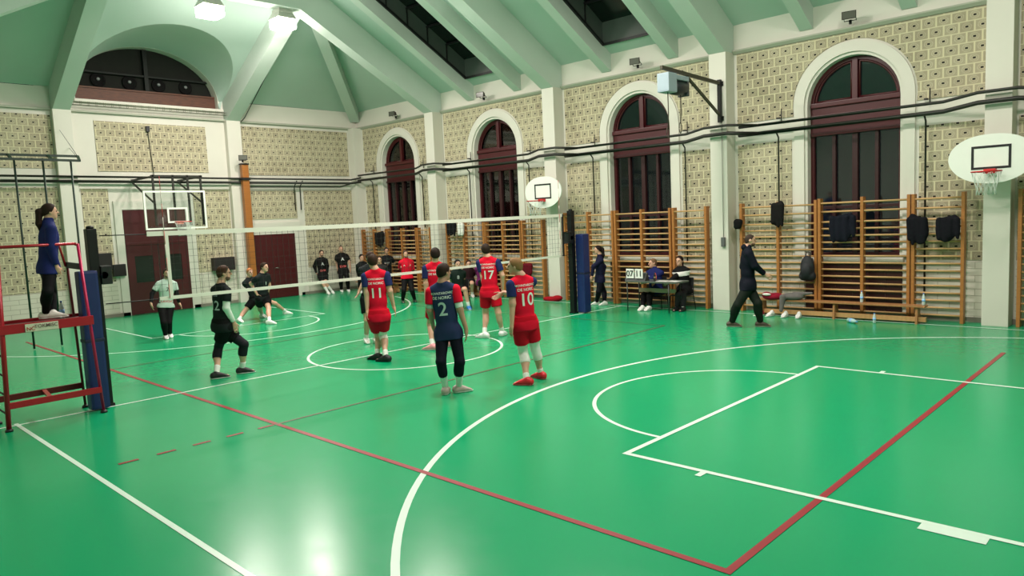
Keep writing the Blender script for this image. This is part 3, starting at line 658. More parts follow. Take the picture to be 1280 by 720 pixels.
for y in (-.55, .0, .42, .8):
    m = MB(); m.bar((-.05, y, .1), (-.05, y, 1.55), .05); m.build('upright', PIPE, e)
for y in (-.55, .8):
    m = MB(); m.bar((-.05, y, 1.5), (-1.66, y, 1.5), .05); m.bar((-.05, y, .75), (-1.66, y, 1.45), .04); m.build('wall_arm', PIPE, e)
m = MB(); m.bar((-.05, -.6, 1.52), (-.05, .85, 1.52), .05); m.build('cross_bar', PIPE, e)

# ---- wall bars
UPR = wood('bar_upright_wood', (182, 122, 62), (146, 90, 42)); RUNG = wood('rung_wood', (206, 168, 118), (178, 136, 86), 4, (10, 1, 1))
RZ = [.14+.142*i for i in range(14)]+[2.2, 2.38]
_c = {}
def wall_bars(xs, H_, label):
    e = empty('wall_bars', (xs[0], YR-.3, 0), label, 'wall bars', 'wooden wall bars along the long wall')
    for x in xs:
        m = MB(); m.box(-.03, .03, -.06, .1, 0, 2.48, bev=.008); o = m.build('upright', UPR, e); o.location = (x-xs[0], 0, 0); o.scale = (1, 1, H_/2.48)
    w_ = round(xs[-1]-xs[0]+.04, 2)
    if w_ not in _c:
        m = MB(); m.tube([(0, 0, 0), (w_, 0, 0)], .02, 8); _c[w_] = m.build('rung', RUNG, e); first = _c[w_]; fresh = True
    else: fresh = False
    for i, z in enumerate(RZ):
        if i == 0 and fresh: r = first
        else: r = _c[w_].copy(); COL.objects.link(r); r.parent = e
        r.location = (-.02, .0 if i < 15 else -.03, z*H_/2.48)
UN = [((3.4, 4.26, 5.09), 2.48, 'wooden wall bars just behind the walking man'), ((5.17, 6.03, 6.9), 2.5, 'wooden wall bars in front of the nearest window, with a large dark jacket on them'),
      ((6.98, 7.83), 2.5, 'narrow wooden wall bars left of the nearest pilaster, with two dark garments on them'), ((8.72, 9.6, 10.4), 2.5, 'wooden wall bars cut off by the right edge of the photo'),
      ((-1.85, -1.04, -.22), 2.46, 'wooden wall bars directly behind the right net post'), ((-.13, .68, 1.52), 2.46, 'wooden wall bars behind the seated man in the blue jacket'), ((1.62, 2.5), 2.46, 'wooden wall bars behind the woman with the striped sweater'),
      ((-6.85, -6.03, -5.12), 2.3, 'wooden wall bars with black and white garment at the top, behind the team bench'), ((-5.04, -4.3, -3.56), 2.3, 'wooden wall bars in front of the third window, behind player 17'), ((-3.47, -2.7), 2.3, 'narrow wooden wall bars left of the far oval backboard'),
      ((-11.6, -10.9, -10.15), 2.2, 'wooden wall bars in the far corner of the hall'), ((-10.05, -9.25, -8.45), 2.2, 'wooden wall bars below the farthest window'), ((-8.36, -7.7), 2.2, 'narrow wooden wall bars between the farthest window and its pilaster')]
for xs, H_, lb in UN: wall_bars(xs, H_, lb)

# ---- pipes on the walls
def wall_pipe(pts, r, label, nm='heating_pipe'):
    m = MB(); m.tube(pts, r, 8); o = m.build(nm, PIPE); props(o, label, 'pipe'); return o
def run(z, dz):
    p = []
    for i, f in enumerate(FRAMES):
        a = edges[2*i]; p += [(a+.25 if i else XB+.3, YR-.28, z), (f-.9, YR-.30, z), (f-.3, YP-.12, z+dz), (f+.3, YP-.12, z+dz), (f+.9, YR-.30, z)]
    return p+[(XE-.5, YR-.28, z)]
wall_pipe(run(4.2, .06), .03, 'upper dark heating pipe running along the long wall past the windows')
wall_pipe(run(4.02, .06), .042, 'lower thicker dark pipe running along the long wall past the windows')
wall_pipe([(XB+.25, YN, 4.12), (XB+.25, 11.3, 4.05), (XB+.6, 11.5, 4.1)], .03, 'upper dark pipe running across the end wall above the doors')
wall_pipe([(XB+.26, YN, 3.98), (XB+.26, 11.25, 3.92), (XB+.6, 11.5, 3.95)], .04, 'lower thicker dark pipe running across the end wall above the doors')
wall_pipe([(XB+.1, 7.25, 3.8), (XB+.1, 10.9, 3.8), (XB+.2, 11.3, 3.9)], .02, 'thin pale conduit below the pipes on the end wall', 'conduit')
for x, z1, lb in ((-5.85, 1.2, 'left of the third window'), (-3.3, 1.2, 'right of the third window'), (-.95, 2.4, 'left of the second window'), (1.86, 1.1, 'right of the second window'), (4.2, .4, 'left of the nearest window'), (7.13, .4, 'right of the nearest window'), (-11.05, 2.2, 'left of the farthest window'), (-8.2, 2.2, 'right of the farthest window')):
    m = MB(); m.tube([(x, YR-.28, 4.05), (x, YR-.12, 3.9), (x, YR-.11, z1)], .018, 8); m.box(x-.03, x+.03, YR-.16, YR-.06, 4.3, 4.33); m.tube([(x+.06, YR-.09, 4.2), (x+.06, YR-.09, 4.52)], .012, 6)
    props(m.build('drop_pipe', PIPE), 'thin dark drop pipe on the long wall, '+lb, 'pipe', 'drop pipes')
for y, lb in ((9.06, 'left one'), (9.28, 'right one')):
    m = MB(); m.tube([(XB+.3, y, 4.0), (XB+.1, y, 3.8), (XB+.08, y, 3.0)], .02, 6); props(m.build('drop_pipe', PIPE), 'short dark pipe above the right door of the end wall, '+lb, 'pipe', 'short pipes over the door')
m = MB(); m.tube([(XB+.05, 4.35, 5.5), (XB+.05, 4.42, 4.1)], .01, 6); m.box(XB+.02, XB+.1, 4.3, 4.4, 5.45, 5.62, bev=.01); props(m.build('hanging_cable', BLACK), 'thin black cable with small box hanging down the tiles below the lunette', 'cable')
# cable tray below the lunette
e = empty('cable_tray', (XB+.16, 4.5, 6.08), 'grey wire cable tray running under the lunette window', 'cable tray')
for dx, dz in ((0, 0), (.12, 0), (0, .07), (.12, .07)):
    m = MB(); m.tube([(dx, -2.2, dz), (dx, 2.3, dz)], .008, 5); m.build('tray_wire', mat('grey_wire', (128, 128, 112), .4, .4), e)
for i in range(22):
    y = -2.15+i*.205; m = MB(); m.tube([(0, y, .12), (0, y, 0), (.12, y, 0), (.12, y, .1)], .007, 5); m.build('tray_hoop', mat('grey_wire', (128, 128, 112), .4, .4), e)
# brown post with floodlight
e = empty('wooden_post', (XB+.42, 7.12, 0), 'tall orange-brown wooden post standing beside the right door', 'post')
m = MB(); m.box(-.08, .08, -.11, .11, 0, 4.5, bev=.012); m.build('shaft', wood('orange_brown_wood', (176, 110, 50), (140, 82, 34)), e)
m = MB(); m.box(-.1, .1, -.13, .13, 4.5, 4.54); m.box(-.12, .12, -.14, .14, 4.0, 4.08); m.build('clamp', BLACK, e)
def flood(x, y, z, rz, label, col=DARKMETAL):
    e = empty('floodlight', (x, y, z), label, 'floodlight', 'small floodlights on the cornice'); e.rotation_euler = (0, 0, rz); e.scale = (.8, .8, .8)
    m = MB(); m.add([(-.17, -.2, -.09), (.17, -.2, -.09), (.17, -.2, .11), (-.17, -.2, .11), (-.1, 0, -.04), (.1, 0, -.04), (.1, 0, .07), (-.1, 0, .07)], [(0, 1, 2, 3), (4, 5, 6, 7), (0, 1, 5, 4), (1, 2, 6, 5), (2, 3, 7, 6), (3, 0, 4, 7)]); m.build('lamp_head', col, e)
    m = MB(); m.box(-.15, .15, -.208, -.2, -.07, .09); m.build('lens', mat('flood_lens', (90, 90, 82), .15, noise=0), e)
    m = MB(); m.tube([(-.14, -.1, 0), (-.14, .05, -.08), (.14, .05, -.08), (.14, -.1, 0)], .012, 6); m.box(-.03, .03, .03, .1, -.16, -.06); m.build('bracket', DARKMETAL, e)
FD = mat('flood_brown', (52, 46, 38), .6, .1)
flood(-9.4, YR-.2, 6.14, .2, 'small floodlight on the cornice above the farthest window', FD); flood(-5.0, YR-.2, 6.14, .2, 'small floodlight on the cornice above the third window', FD)
flood(.6, YR-.2, 6.14, .2, 'small floodlight on the cornice above the second window', FD); flood(5.75, YR-.2, 6.14, .2, 'small floodlight on the cornice above the nearest window', FD)
flood(XB+.5, 7.05, 4.7, 1.2, 'black floodlight at the top of the brown wooden post', BLACK)

# ---- climbing pole rack
e = empty('climbing_pole_rack', (-7.2, .3, 0), 'dark steel rack with vertical climbing poles in the upper left', 'climbing rack')
m = MB()
for a, b in (((0, -3, 4.12), (0, .75, 4.1)), ((-.45, -3, 4.24), (-.45, .85, 4.24)), ((0, .75, 4.1), (-.45, .85, 4.24)), ((0, -2, 4.11), (-.45, -2, 4.24)), ((0, -.55, 4.11), (-.45, -.5, 4.24)), ((0, .2, 4.11), (-.45, .25, 4.24))): m.bar((a[0], a[1], a[2]), b, .05, .05)
m.build('top_frame', mat('green_black_steel', (34, 50, 42), .4, .3), e)
for y in (-1.6, -1.05, -.5, .03, .57):
    m = MB(); m.tube([(0, y, 4.1), (0, y, .02)], .022, 8); m.build('climbing_pole', mat('green_black_steel', (34, 50, 42), .4, .3), e)
m = MB(); m.tube([(-.45, .85, 4.24), (-4.8, 1.7, 5.4)], .006, 5); m.tube([(-.3, .8, 4.2), (-4.8, 1.9, 4.9)], .006, 5); m.build('stay_cable', DARKMETAL, e)

# ---- electric hoist on its jib
e = empty('electric_hoist', (2.98, YP, 4.85), 'pale blue electric hoist on a dark jib arm fixed to a pilaster', 'hoist')
m = MB(); m.box(-.04, .04, -.1, -.02, -.5, .46, bev=.008); m.box(-.07, .07, -.03, 0, -.46, -.36); m.box(-.07, .07, -.03, 0, .32, .42); m.build('jib_post', DARKMETAL, e)
m = MB(); m.bar((0, -.06, .38), (0, -2.5, .46), .06, .07); m.build('jib_arm', mat('olive_steel', (70, 66, 54), .5, .3), e)
m = MB(); m.bar((0, -.06, -.34), (0, -1.5, .38), .05, .05); m.bar((.03, -.06, -.42), (.03, -1.2, .2), .012, .012); m.build('jib_brace', mat('olive_steel', (70, 66, 54), .5, .3), e)
m = MB(); m.box(-.14, .14, -2.45, -2.12, -.03, .36, bev=.03); m.box(-.13, .13, -2.12, -1.62, .24, .34, bev=.02); m.build('hoist_casing', mat('pale_blue_casing', (150, 166, 176), .4, noise=.08), e)
m = MB(); m.lathe([(.13, -2.12), (.15, -2.1), (.15, -1.68), (.13, -1.65)], (0, 0, .1), 20, axis=1); m.build('drum', mat('drum_dark', (56, 58, 62), .4, .4), e)
m = MB(); m.box(-.12, .12, -1.68, -1.6, -.06, .3, bev=.02); m.build('end_plate', mat('plate_grey', (70, 74, 80), .4, .3), e)
for y, zz_ in ((-2.3, -.75), (-1.8, -.62)):
    m = MB(); m.tube([(.02, y, -.02), (.03, y-.01, zz_*.6), (.0, y+.01, zz_)], .011, 6); m.tube([(.0+.0*math.cos(t), y+.045*math.sin(t), zz_-.1+.11*math.cos(t)) for t in [k*math.pi/8 for k in range(16)]], .01, 6, closed=True); m.build('hook_rope', mat('rope_brown', (60, 52, 40), .7), e)
# switch box below the hoist
e = empty('switch_box', (3.0, YP-.0, 1.62), 'small grey switch box on the pilaster right of the scoring table', 'switch')
m = MB(); m.box(-.045, .045, -.07, 0, -.12, .1, bev=.012); m.build('box_body', mat('box_grey', (90, 92, 92), .5), e)
m = MB(); m.tube([(0, -.02, .1), (0, -.02, 2.7)], .008, 6); m.build('cable', mat('cable_grey', (150, 150, 140), .6), e)

# ---- boxes and small things on the end wall
def wall_box(y0, y1, z0, z1, label, d=.25, m_=None):
    e = empty('loudspeaker', (XB, (y0+y1)/2, (z0+z1)/2), label, 'loudspeaker', 'dark boxes on the end wall'); hy = (y1-y0)/2; hz_ = (z1-z0)/2
    m = MB(); m.box(.04, .04+d, -hy, hy, -hz_, hz_, bev=.012); m.build('cabinet', m_ or mat('dark_brown_box', (40, 26, 26), .6), e)
    m = MB(); m.box(.04+d, .05+d, -hy+.03, hy-.03, -hz_+.03, hz_-.03); m.build('front_grille', mat('grille', (30, 24, 24), .8), e)
    m = MB(); m.box(0, .05, -.04, .04, -.05, .05); m.build('mount', DARKMETAL, e)
wall_box(5.94, 6.62, 1.12, 1.54, 'dark brown box on the end wall between the two doors')
wall_box(2.55, 2.95, 1.42, 1.9, 'black box on the end wall right beside the left net post', m_=BLACK)
wall_box(3.0, 3.34, 1.2, 1.55, 'small black basket-like box beside the frame of the left door', .15, BLACK)
# ---- coats and bags on the wall bars
def cloth(loc, prims, label, col, nm='jacket', cat='jacket', group='clothes hung on the wall bars', cuts=()):
    F = Field(.016); F.piece(prims, cuts, k=.04); o = F.mesh(nm, mat('cloth_%d_%d_%d' % tuple(col), col, .85, noise=.2, nscale=14, bump=.3), None); o.location = loc
    return props(o, label, cat, group)
I3 = np.eye(3)
def hung(x, z, w_, h_, label, col, seed=0, nm='jacket'):
    rnd = random.Random(seed); t_ = rnd.uniform(-.06, .06); pr = [('c', A3((-w_*.28, .0, t_)), A3((w_*.28, .0, -t_)), .05, .05), ('e', A3((t_, -.02, -h_*.45)), I3, (w_*.48, .06, h_*.5)), ('e', A3((-t_, .03, -h_*.25)), I3, (w_*.36, .04, h_*.3))]
    for k in range(4): a = -w_*.4+k*w_*.27; pr.append(('c', A3((a, -.04, -.02)), A3((a+rnd.uniform(-.03, .03), -.05, -h_*rnd.uniform(.7, .98))), .045, .03))
    pr.append(('c', A3((w_*.42, -.02, -.02)), A3((w_*.46, -.05, -h_*.6)), .05, .035)); pr.append(('c', A3((-w_*.42, -.02, -.02)), A3((-w_*.40, -.05, -h_*.75)), .05, .035))
    return cloth((x, YR-.40, z), pr, label, col, nm)
hung(5.68, 2.10, .5, .55, 'large dark jacket hung over the bars in front of the nearest window', (22, 24, 34), 1)
hung(7.07, 2.02, .32, .52, 'dark jacket hung on the double upright left of the other dark garment', (20, 20, 26), 2)
hung(7.6, 2.0, .36, .46, 'dark jacket hung nearest to the right pilaster', (22, 22, 28), 3)
hung(4.3, 2.42, .22, .5, 'narrow black garment hung high on the bars above the walking man', (26, 24, 24), 4)
hung(-6.5, 2.32, .4, .42, 'black garment hung at the top of the bars left of a white cloth', (20, 20, 22), 5)
hung(-6.05, 2.26, .2, .4, 'white cloth hung at the top of the bars beside a black garment', (220, 220, 212), 6)
hung(-10.4, 2.05, .5, .5, 'dark jacket hung on the bars in the far corner', (26, 24, 24), 8)
hung(-3.25, 1.0, .35, .4, 'dark red jacket hung low on the bars beyond player 10', (92, 16, 28), 9)
hung(3.37, 2.08, .12, .16, 'small black cloth on the edge of the bars beside the pilaster', (20, 20, 20), 10)
# backpack
e = empty('backpack', (4.96, YR-.46, .78), 'black backpack hanging on the bars right of the walking man', 'backpack')
F = Field(.012); F.piece([('e', A3((0, 0, .26)), I3, (.15, .1, .26)), ('c', A3((-.08, 0, .08)), A3((.08, 0, .08)), .1, .1), ('e', A3((0, -.09, .2)), I3, (.11, .06, .14))], k=.04); F.mesh('bag_body', mat('backpack_black', (22, 24, 30), .7, noise=.15), e)
m = MB(); m.tube([(-.05, .02, .5), (-.04, .06, .58), (.04, .06, .58), (.05, .02, .5)], .012, 6); m.build('carry_loop', BLACK, e)
for s in (-1, 1): m = MB(); m.tube([(s*.07, .08, .46), (s*.1, .13, .3), (s*.08, .09, .08)], .016, 6); m.build('strap', BLACK, e)

def unit3(v): v = A3(v); return v/np.linalg.norm(v)
# ---- benches
BW = wood('bench_wood', (178, 128, 82), (146, 98, 58), 3, (8, 1, 1))
def bench(x0, x1, y, label, h=.36, beam=True):
    e = empty('gym_bench', (x0, y, 0), label, 'bench', 'low wooden gym benches'); L_ = x1-x0
    m = MB(); m.box(0, L_, -.13, .13, h-.035, h, bev=.01); m.build('seat', BW, e)
    if beam: m = MB(); m.box(.0, L_, -.04, .04, .04, .13, bev=.008); m.build('balance_beam', wood('beam_wood', (198, 156, 106), (170, 124, 78), 3, (8, 1, 1)), e)
    for k in range(3 if L_ > 2 else 2):
        x = .15+(L_-.3)*k/(2 if L_ > 2 else 1); m = MB(); m.prism([(-.12, 0), (.12, 0), (.09, h-.035), (-.09, h-.035)], 0, x-.02, x+.02); m.build('leg', BW, e)
bench(3.9, 7.3, YR-.62, 'long low wooden bench in front of the nearest window bars')
bench(-6.4, -4.3, YR-.62, 'low wooden bench with two people sitting by the bars', .40)
bench(-11.3, -8.9, YR-.85, 'low wooden bench in the far corner with people sitting on it', .34)
# things on and under the near bench
cloth((4.28, YR-.70, .36), [('e', A3((0, 0, .05)), I3, (.22, .12, .07)), ('e', A3((-.12, -.02, .1)), I3, (.1, .09, .06)), ('e', A3((.1, .02, .09)), I3, (.12, .09, .05))], 'red and burgundy clothes heaped on the left end of the bench', (132, 24, 44), 'clothes_heap', 'clothes', 'things left on the bench')
cloth((4.2, YR-.80, .47), [('e', A3((0, 0, 0)), I3, (.1, .06, .03))], 'small white towel on top of the red clothes', (220, 216, 210), 'towel', 'towel', 'things left on the bench')
cloth((4.72, YR-.68, .36), [('e', A3((0, 0, .07)), I3, (.26, .12, .08)), ('c', A3((.05, 0, .12)), A3((.42, -.02, .16)), .05, .03), ('c', A3((-.16, -.12, .06)), A3((-.18, -.16, -.22)), .07, .04)], 'grey jacket with dark trim draped over the bench', (104, 100, 98), 'jacket', 'jacket', 'things left on the bench')
def shoe_thing(x, y, rz, label, col, h=.0):
    e = empty('sports_shoe', (x, y, 0), label, 'shoe', 'sports shoes under the bench'); e.rotation_euler = (0, 0, rz)
    F = Field(.009); F.piece([('c', A3((-.09, 0, .05)), A3((.04, 0, .05)), .045, .045), ('c', A3((.04, 0, .045)), A3((.14, 0, .035)), .045, .034), ('c', A3((-.08, 0, .06)), A3((-.07, 0, .1)), .045, .036)], [((0, 0, -1), (0, 0, .018)), (unit3((.5, 0, 1)), (-.06, 0, .115))], k=.03); F.mesh('upper', mat('trainer_%d_%d' % (col[0], col[1]), col, .6), e)
    F = Field(.008); F.piece([('c', A3((-.09, 0, .02)), A3((.04, 0, .02)), .047, .047), ('c', A3((.04, 0, .02)), A3((.14, 0, .02)), .047, .037)], [((0, 0, -1), (0, 0, 0)), ((0, 0, 1), (0, 0, .022))], k=.02); F.mesh('sole', mat('sole_white', (225, 225, 220), .6), e)
def unit3(v): v = A3(v); return v/np.linalg.norm(v)
shoe_thing(4.30, YR-.86, -1.7, 'white sports shoe under the bench, nearest the pilaster', (226, 226, 222)); shoe_thing(4.62, YR-.86, -1.5, 'white sports shoe in the middle of three under the bench', (226, 226, 222)); shoe_thing(4.92, YR-.86, -1.4, 'white sports shoe under the bench, farthest right of three', (226, 226, 222))
shoe_thing(4.06, YR-.88, -1.9, 'dark red sports shoe at the left end of the bench', (150, 30, 46))
bottle(5.98, YR-.98, 0, 'clear bottle with pale blue label lying on the floor before the bench', .3, .045, (170, 205, 205), (90, 160, 200), True)
bottle(6.12, YR-.62, .36, 'clear bottle standing on the long bench below the nearest window', .24, .03)
bottle(6.45, YR-.9, 0, 'clear bottle standing on the floor in front of the bench', .2, .03)
bottle(7.25, YR-.62, .36, 'clear bottle standing at the right end of the bench', .24, .03)
# red mats at the far pilaster
cloth((-2.2, YP-.18, 0), [('e', A3((0, 0, .06)), I3, (.3, .14, .07)), ('e', A3((.2, 0, .09)), I3, (.16, .12, .08)), ('e', A3((-.2, .02, .05)), I3, (.14, .1, .05))], 'red sports bag lying at the foot of the pilaster under the far oval backboard', (150, 18, 30), 'sports_bag', 'bag', None)

# ---- scoring table
TX0, TX1, TY0, TY1 = .9, 2.32, 10.42, 11.0
e = empty('scoring_table', ((TX0+TX1)/2, (TY0+TY1)/2, 0), 'dark scoring table with thin steel legs by the wall bars', 'table'); cx, cy = (TX0+TX1)/2, (TY0+TY1)/2
hx, hy = (TX1-TX0)/2, (TY1-TY0)/2
m = MB(); m.box(-hx, hx, -hy, hy, .70, .735, bev=.008); m.build('tabletop', mat('table_grey', (84, 92, 84), .35), e)
m = MB(); m.box(-hx+.08, hx-.3, hy-.1, hy-.07, .42, .52); m.build('modesty_board', mat('table_board', (176, 150, 128), .5), e)
for x in (-hx+.04, hx-.22):
    for y in (-hy+.03, hy-.04): m = MB(); m.tube([(x, y, 0), (x, y, .7)], .016, 8); m.build('leg', mat('leg_steel', (62, 66, 62), .4, .4), e)
# flip score cards
e = empty('scoreboard', (1.12, 10.6, .735), 'flip scoreboard with white number cards reading 07 and 11 on the table', 'scoreboard')
m = MB(); m.prism([(-.1, 0), (.1, 0), (.02, .2), (-.0, .2)], 0, -.28, .3); m.build('easel', mat('easel_grey', (44, 50, 48), .5), e)
sgc = []
for x0, tx in ((-.235, '07'), (.02, '11')):
    m = MB(); m.box(x0, x0+.22, -.1, -.085, .06, .29, bev=.004); sgc.append((m.build('number_card', mat('card_white', (236, 236, 230), .5, noise=0), e), tx, x0+.11))
bottle(1.62, 10.62, .735, 'small dark bottle standing beside the score cards on the table', .2, .028, (40, 36, 40), (20, 20, 20)); bottle(1.56, 10.75, .735, 'small bottle with red label just behind the dark one on the table', .18, .026, (180, 90, 90), (200, 40, 40))
for i, (x, y, r, lb) in enumerate(((1.85, 10.62, .1, 'white score sheet lying in the middle of the scoring table'), (2.12, 10.66, -.15, 'white score sheet lying at the right end of the scoring table'))):
    m = MB(); m.box(-.15, .15, -.105, .105, 0, .004); o = m.build('score_sheet', mat('paper', (232, 232, 228), .6, noise=0)); o.location = (x, y, .736); o.rotation_euler = (0, 0, r); props(o, lb, 'paper', 'score sheets')
# ---- chairs for the seated people
def chair(x, y, rz, label, seat=.44):
    seat = max(seat, .36)
    e = empty('stacking_chair', (x, y, 0), label, 'chair', 'black stacking chairs'); e.rotation_euler = (0, 0, rz)
    m = MB(); m.box(-.21, .21, -.2, .2, seat-.03, seat, bev=.015); m.build('seat', mat('chair_black', (26, 26, 28), .6), e)
    m = MB(); m.box(-.2, .2, .2, .225, seat+.14, seat+.4, bev=.012); m.build('backrest', mat('chair_black', (26, 26, 28), .6), e)
    for sx in (-1, 1):
        m = MB(); m.tube([(sx*.2, -.19, seat-.03), (sx*.22, -.22, 0)], .012, 8); m.build('leg', DARKMETAL, e)
        m = MB(); m.tube([(sx*.2, .21, seat+.4), (sx*.2, .19, seat-.02), (sx*.22, .26, 0)], .012, 8); m.build('leg', DARKMETAL, e)
    m = MB(); m.tube([(-.2, -.2, .2), (.2, -.2, .2)], .008, 6); m.tube([(-.2, .21, .2), (.2, .21, .2)], .008, 6); m.build('stretcher', DARKMETAL, e)
def lettering_flat(txt, size, p, right, up, out, parent, col):
    put_text(txt, size, A3(p), A3(out), A3(right), A3(up), None, col, parent)

# ================================================================== people
def dk(c): return tuple(x*.72 if max(c) < 80 else x*.93 for x in c)      # worn fabric is darker than its print colour
def unit(v): v = A3(v); return v/max(np.linalg.norm(v), 1e-9)
def cone(a, b, ra, rb): return ('c', A3(a), A3(b), ra, rb)
def ell(c, R3, rad): return ('e', A3(c), np.array(R3), rad)
UPV = A3((0, 0, 1))
def person(J, label, o, group=None):
    """J: joints in metres relative to the ground anchor; o: outfit"""
    H = J['H']; h = o.get('h', .012)
    root = empty('person', J['at'], label, 'person', group)
    P, N, C = A3(J['P']), A3(J['N']), A3(J['C']); up = unit(N-P); f = A3(J['f']); rt = unit(np.cross(f, up)); fw = np.cross(up, rt); L = np.linalg.norm(N-P)
    fem = o.get('female', 0); SW = .098*(.9 if fem else 1)
    sh = {s: N-up*.064*H+rt*k*SW*H for s, k in (('L', -1), ('R', 1))}
    hp = {s: P-up*.02*H+rt*k*.05*H for s, k in (('L', -1), ('R', 1))}
    E = {s: A3(J['e'+s]) for s in 'LR'}; W = {s: A3(J['w'+s]) for s in 'LR'}; HD = {s: unit(J['h'+s]) for s in 'LR'}
    K = {s: A3(J['k'+s]) for s in 'LR'}; AN = {s: A3(J['a'+s]) for s in 'LR'}; TD = {s: A3(J['t'+s]) for s in 'LR'}
    T3 = (rt, fw, up)
    hf = unit(J['hf']); hr = unit(np.cross(hf, UPV)); H3 = (hr, hf, UPV)
    fat = o.get('bulk', 1.0)
    def torso(g, low=True):
        ps = [ell(P+up*.62*L+fw*.004*H, T3, (.094*H*fat+g, .062*H*fat+g, .125*H+g)), ell(P+up*.30*L, T3, (.083*H*fat+g, .058*H*fat+g, .12*H+g)),
              cone(sh['L']*.82+sh['R']*.18, sh['L']*.18+sh['R']*.82, .033*H+g, .033*H+g), cone(N-up*.014*H, sh['L']+up*.002*H, .028*H+g, .027*H+g), cone(N-up*.014*H, sh['R']+up*.002*H, .028*H+g, .027*H+g)]
        if low: ps += [ell(P, T3, (.09*H+g, .064*H+g, .075*H+g))]
        return ps
    def upper(s, g, a=0, b=1):
        p, q = sh[s], E[s]; return cone(p+(q-p)*a, p+(q-p)*b, .031*H+g+( .025-.031)*H*a, .031*H+g+(.025-.031)*H*b)
    def fore(s, g, a=0, b=1):
        p, q = E[s], W[s]; return cone(p+(q-p)*a, p+(q-p)*b, .0255*H+g+(.016-.0255)*H*a, .0255*H+g+(.016-.0255)*H*b)
    def thigh(s, g, a=0, b=1, fl=0):
        p, q = hp[s], K[s]; return cone(p+(q-p)*a, p+(q-p)*b, .053*H+g+(.034-.053)*H*a, .053*H+g+fl+(.034-.053)*H*b)
    def shin(s, g, a=0, b=1):
        p, q = K[s], AN[s]; return cone(p+(q-p)*a, p+(q-p)*b, .033*H+g+(.021-.033)*H*a, .033*H+g+(.021-.033)*H*b)
    def calf(s, g):
        p, q = K[s], AN[s]; d = unit(q-p); back = unit(-TD[s]-d*(-TD[s]@d)); side = np.cross(d, back)
        return ell(p+(q-p)*.3+back*.010*H, (side, back, d), (.031*H+g, .034*H+g, .075*H+g))
    # body
    B = Field(h); pr = torso(0)
    head = [ell(C+UPV*.012*H-hf*.004*H, H3, (.043*H, .053*H, .052*H)), ell(C+hf*.016*H-UPV*.026*H, H3, (.033*H, .035*H, .042*H)), ell(C+hf*.03*H-UPV*.052*H, H3, (.018*H, .016*H, .013*H))]
    pr += head+[cone(N, C-UPV*.03*H-hf*.012*H, .036*H, .031*H)]
    for s in 'LR': pr += [upper(s, 0), fore(s, 0), thigh(s, 0), shin(s, 0), calf(s, 0), ell(hp[s]-fw*.022*H+up*.005*H, T3, (.046*H, .040*H, .05*H))]
    B.piece(pr, k=.028)
    small = [cone(C+hf*.050*H+UPV*.006*H, C+hf*.062*H-UPV*.014*H, .006*H, .009*H), ell(C+hf*.046*H-UPV*.034*H, H3, (.014*H, .007*H, .006*H)), ell(C+hf*.047*H+UPV*.014*H, H3, (.030*H, .006*H, .006*H))]
    for k in (-1, 1): small.append(ell(C+hr*k*.044*H-hf*.006*H-UPV*.004*H, H3, (.006*H, .013*H, .019*H)))
    B.piece(small, k=.006)
    fr = max(.0052*H, h*.62)
    for s, sg in (('L', 1), ('R', -1)):
        d = HD[s]; inn = rt*sg; inn = unit(inn-d*(inn@d)); ac = np.cross(d, inn)
        if ac@fw < 0: ac = -ac                                  # ac: across the palm towards the thumb side
        w0 = W[s]; palm = [cone(W[s]-d*.01*H, w0+d*.02*H, .015*H, .016*H), ell(w0+d*.035*H, (ac, inn, d), (.024*H, .011*H, .03*H))]
        B.piece(palm, k=.015); fing = []
        cl = o.get('curl', .35)
        for i, ln in enumerate((.036, .043, .041, .032)):
            k0 = w0+d*.058*H+ac*(.018-.012*i)*H; k1 = k0+unit(d+inn*cl*.5+ac*(.06-.04*i))*ln*.55*H; k2 = k1+unit(d+inn*cl*1.6)*ln*.6*H
            fing += [cone(k0-d*.02*H, k1, fr, fr*.95), cone(k1, k2, fr*.95, fr*.8)]
        t0 = w0+d*.02*H+ac*.016*H; t1 = t0+unit(ac*.8+d+inn*.3)*.03*H; t2 = t1+unit(ac*.3+d*1.2+inn*.3)*.026*H
        fing += [cone(t0, t1, fr*1.25, fr*1.1), cone(t1, t2, fr*1.1, fr*.85)]
        B.piece(fing, k=.004)
        an, td = AN[s], TD[s]; gz = an[2]-.045*H
        B.piece([cone(an, (*(an[:2]-td[:2]*.02*H), gz+.022*H), .022*H, .021*H), cone((*(an[:2]-td[:2]*.02*H), gz+.02*H), (*(an[:2]+td[:2]*.09*H), gz+.014*H), .02*H, .013*H)], k=.02)
    B.mesh('body', mat('skin_'+o.get('skin_name', 'fair'), o.get('skin', (206, 158, 134)), .5, noise=.04), root)
    # hair
    hc = mat('hair_%d_%d' % (o['hair'][0], o['hair'][1]), o['hair'], .6, noise=.15, nscale=40)
    if o.get('hairstyle', 'short') != 'bald':
        g = o.get('hair_g', .012); Hh = Field(min(h, .01))
        cutn = unit(hf*.85-UPV*.55); cutp = C+hf*.030*H+UPV*.030*H
        cuts = [(cutn, cutp), (unit(-UPV*1+hf*.55), C-UPV*.028*H-hf*.03*H)]
        Hh.piece([ell(C+UPV*.013*H-hf*.005*H, H3, (.043*H+g, .053*H+g, .052*H+g)), ell(C-hf*.02*H-UPV*.012*H, H3, (.037*H+g, .034*H+g, .04*H+g))], cuts, k=.02)
        if o.get('hairstyle') == 'ponytail':
            b = C-hf*.058*H+UPV*.02*H; Hh.piece([cone(b+hf*.02*H, b-hf*.02*H-UPV*.02*H, .02*H, .026*H), cone(b-hf*.02*H-UPV*.02*H, b-hf*.03*H-UPV*.12*H, .027*H, .024*H), cone(b-hf*.03*H-UPV*.12*H, b-hf*.03*H-UPV*.17*H, .024*H, .008*H)], k=.02)
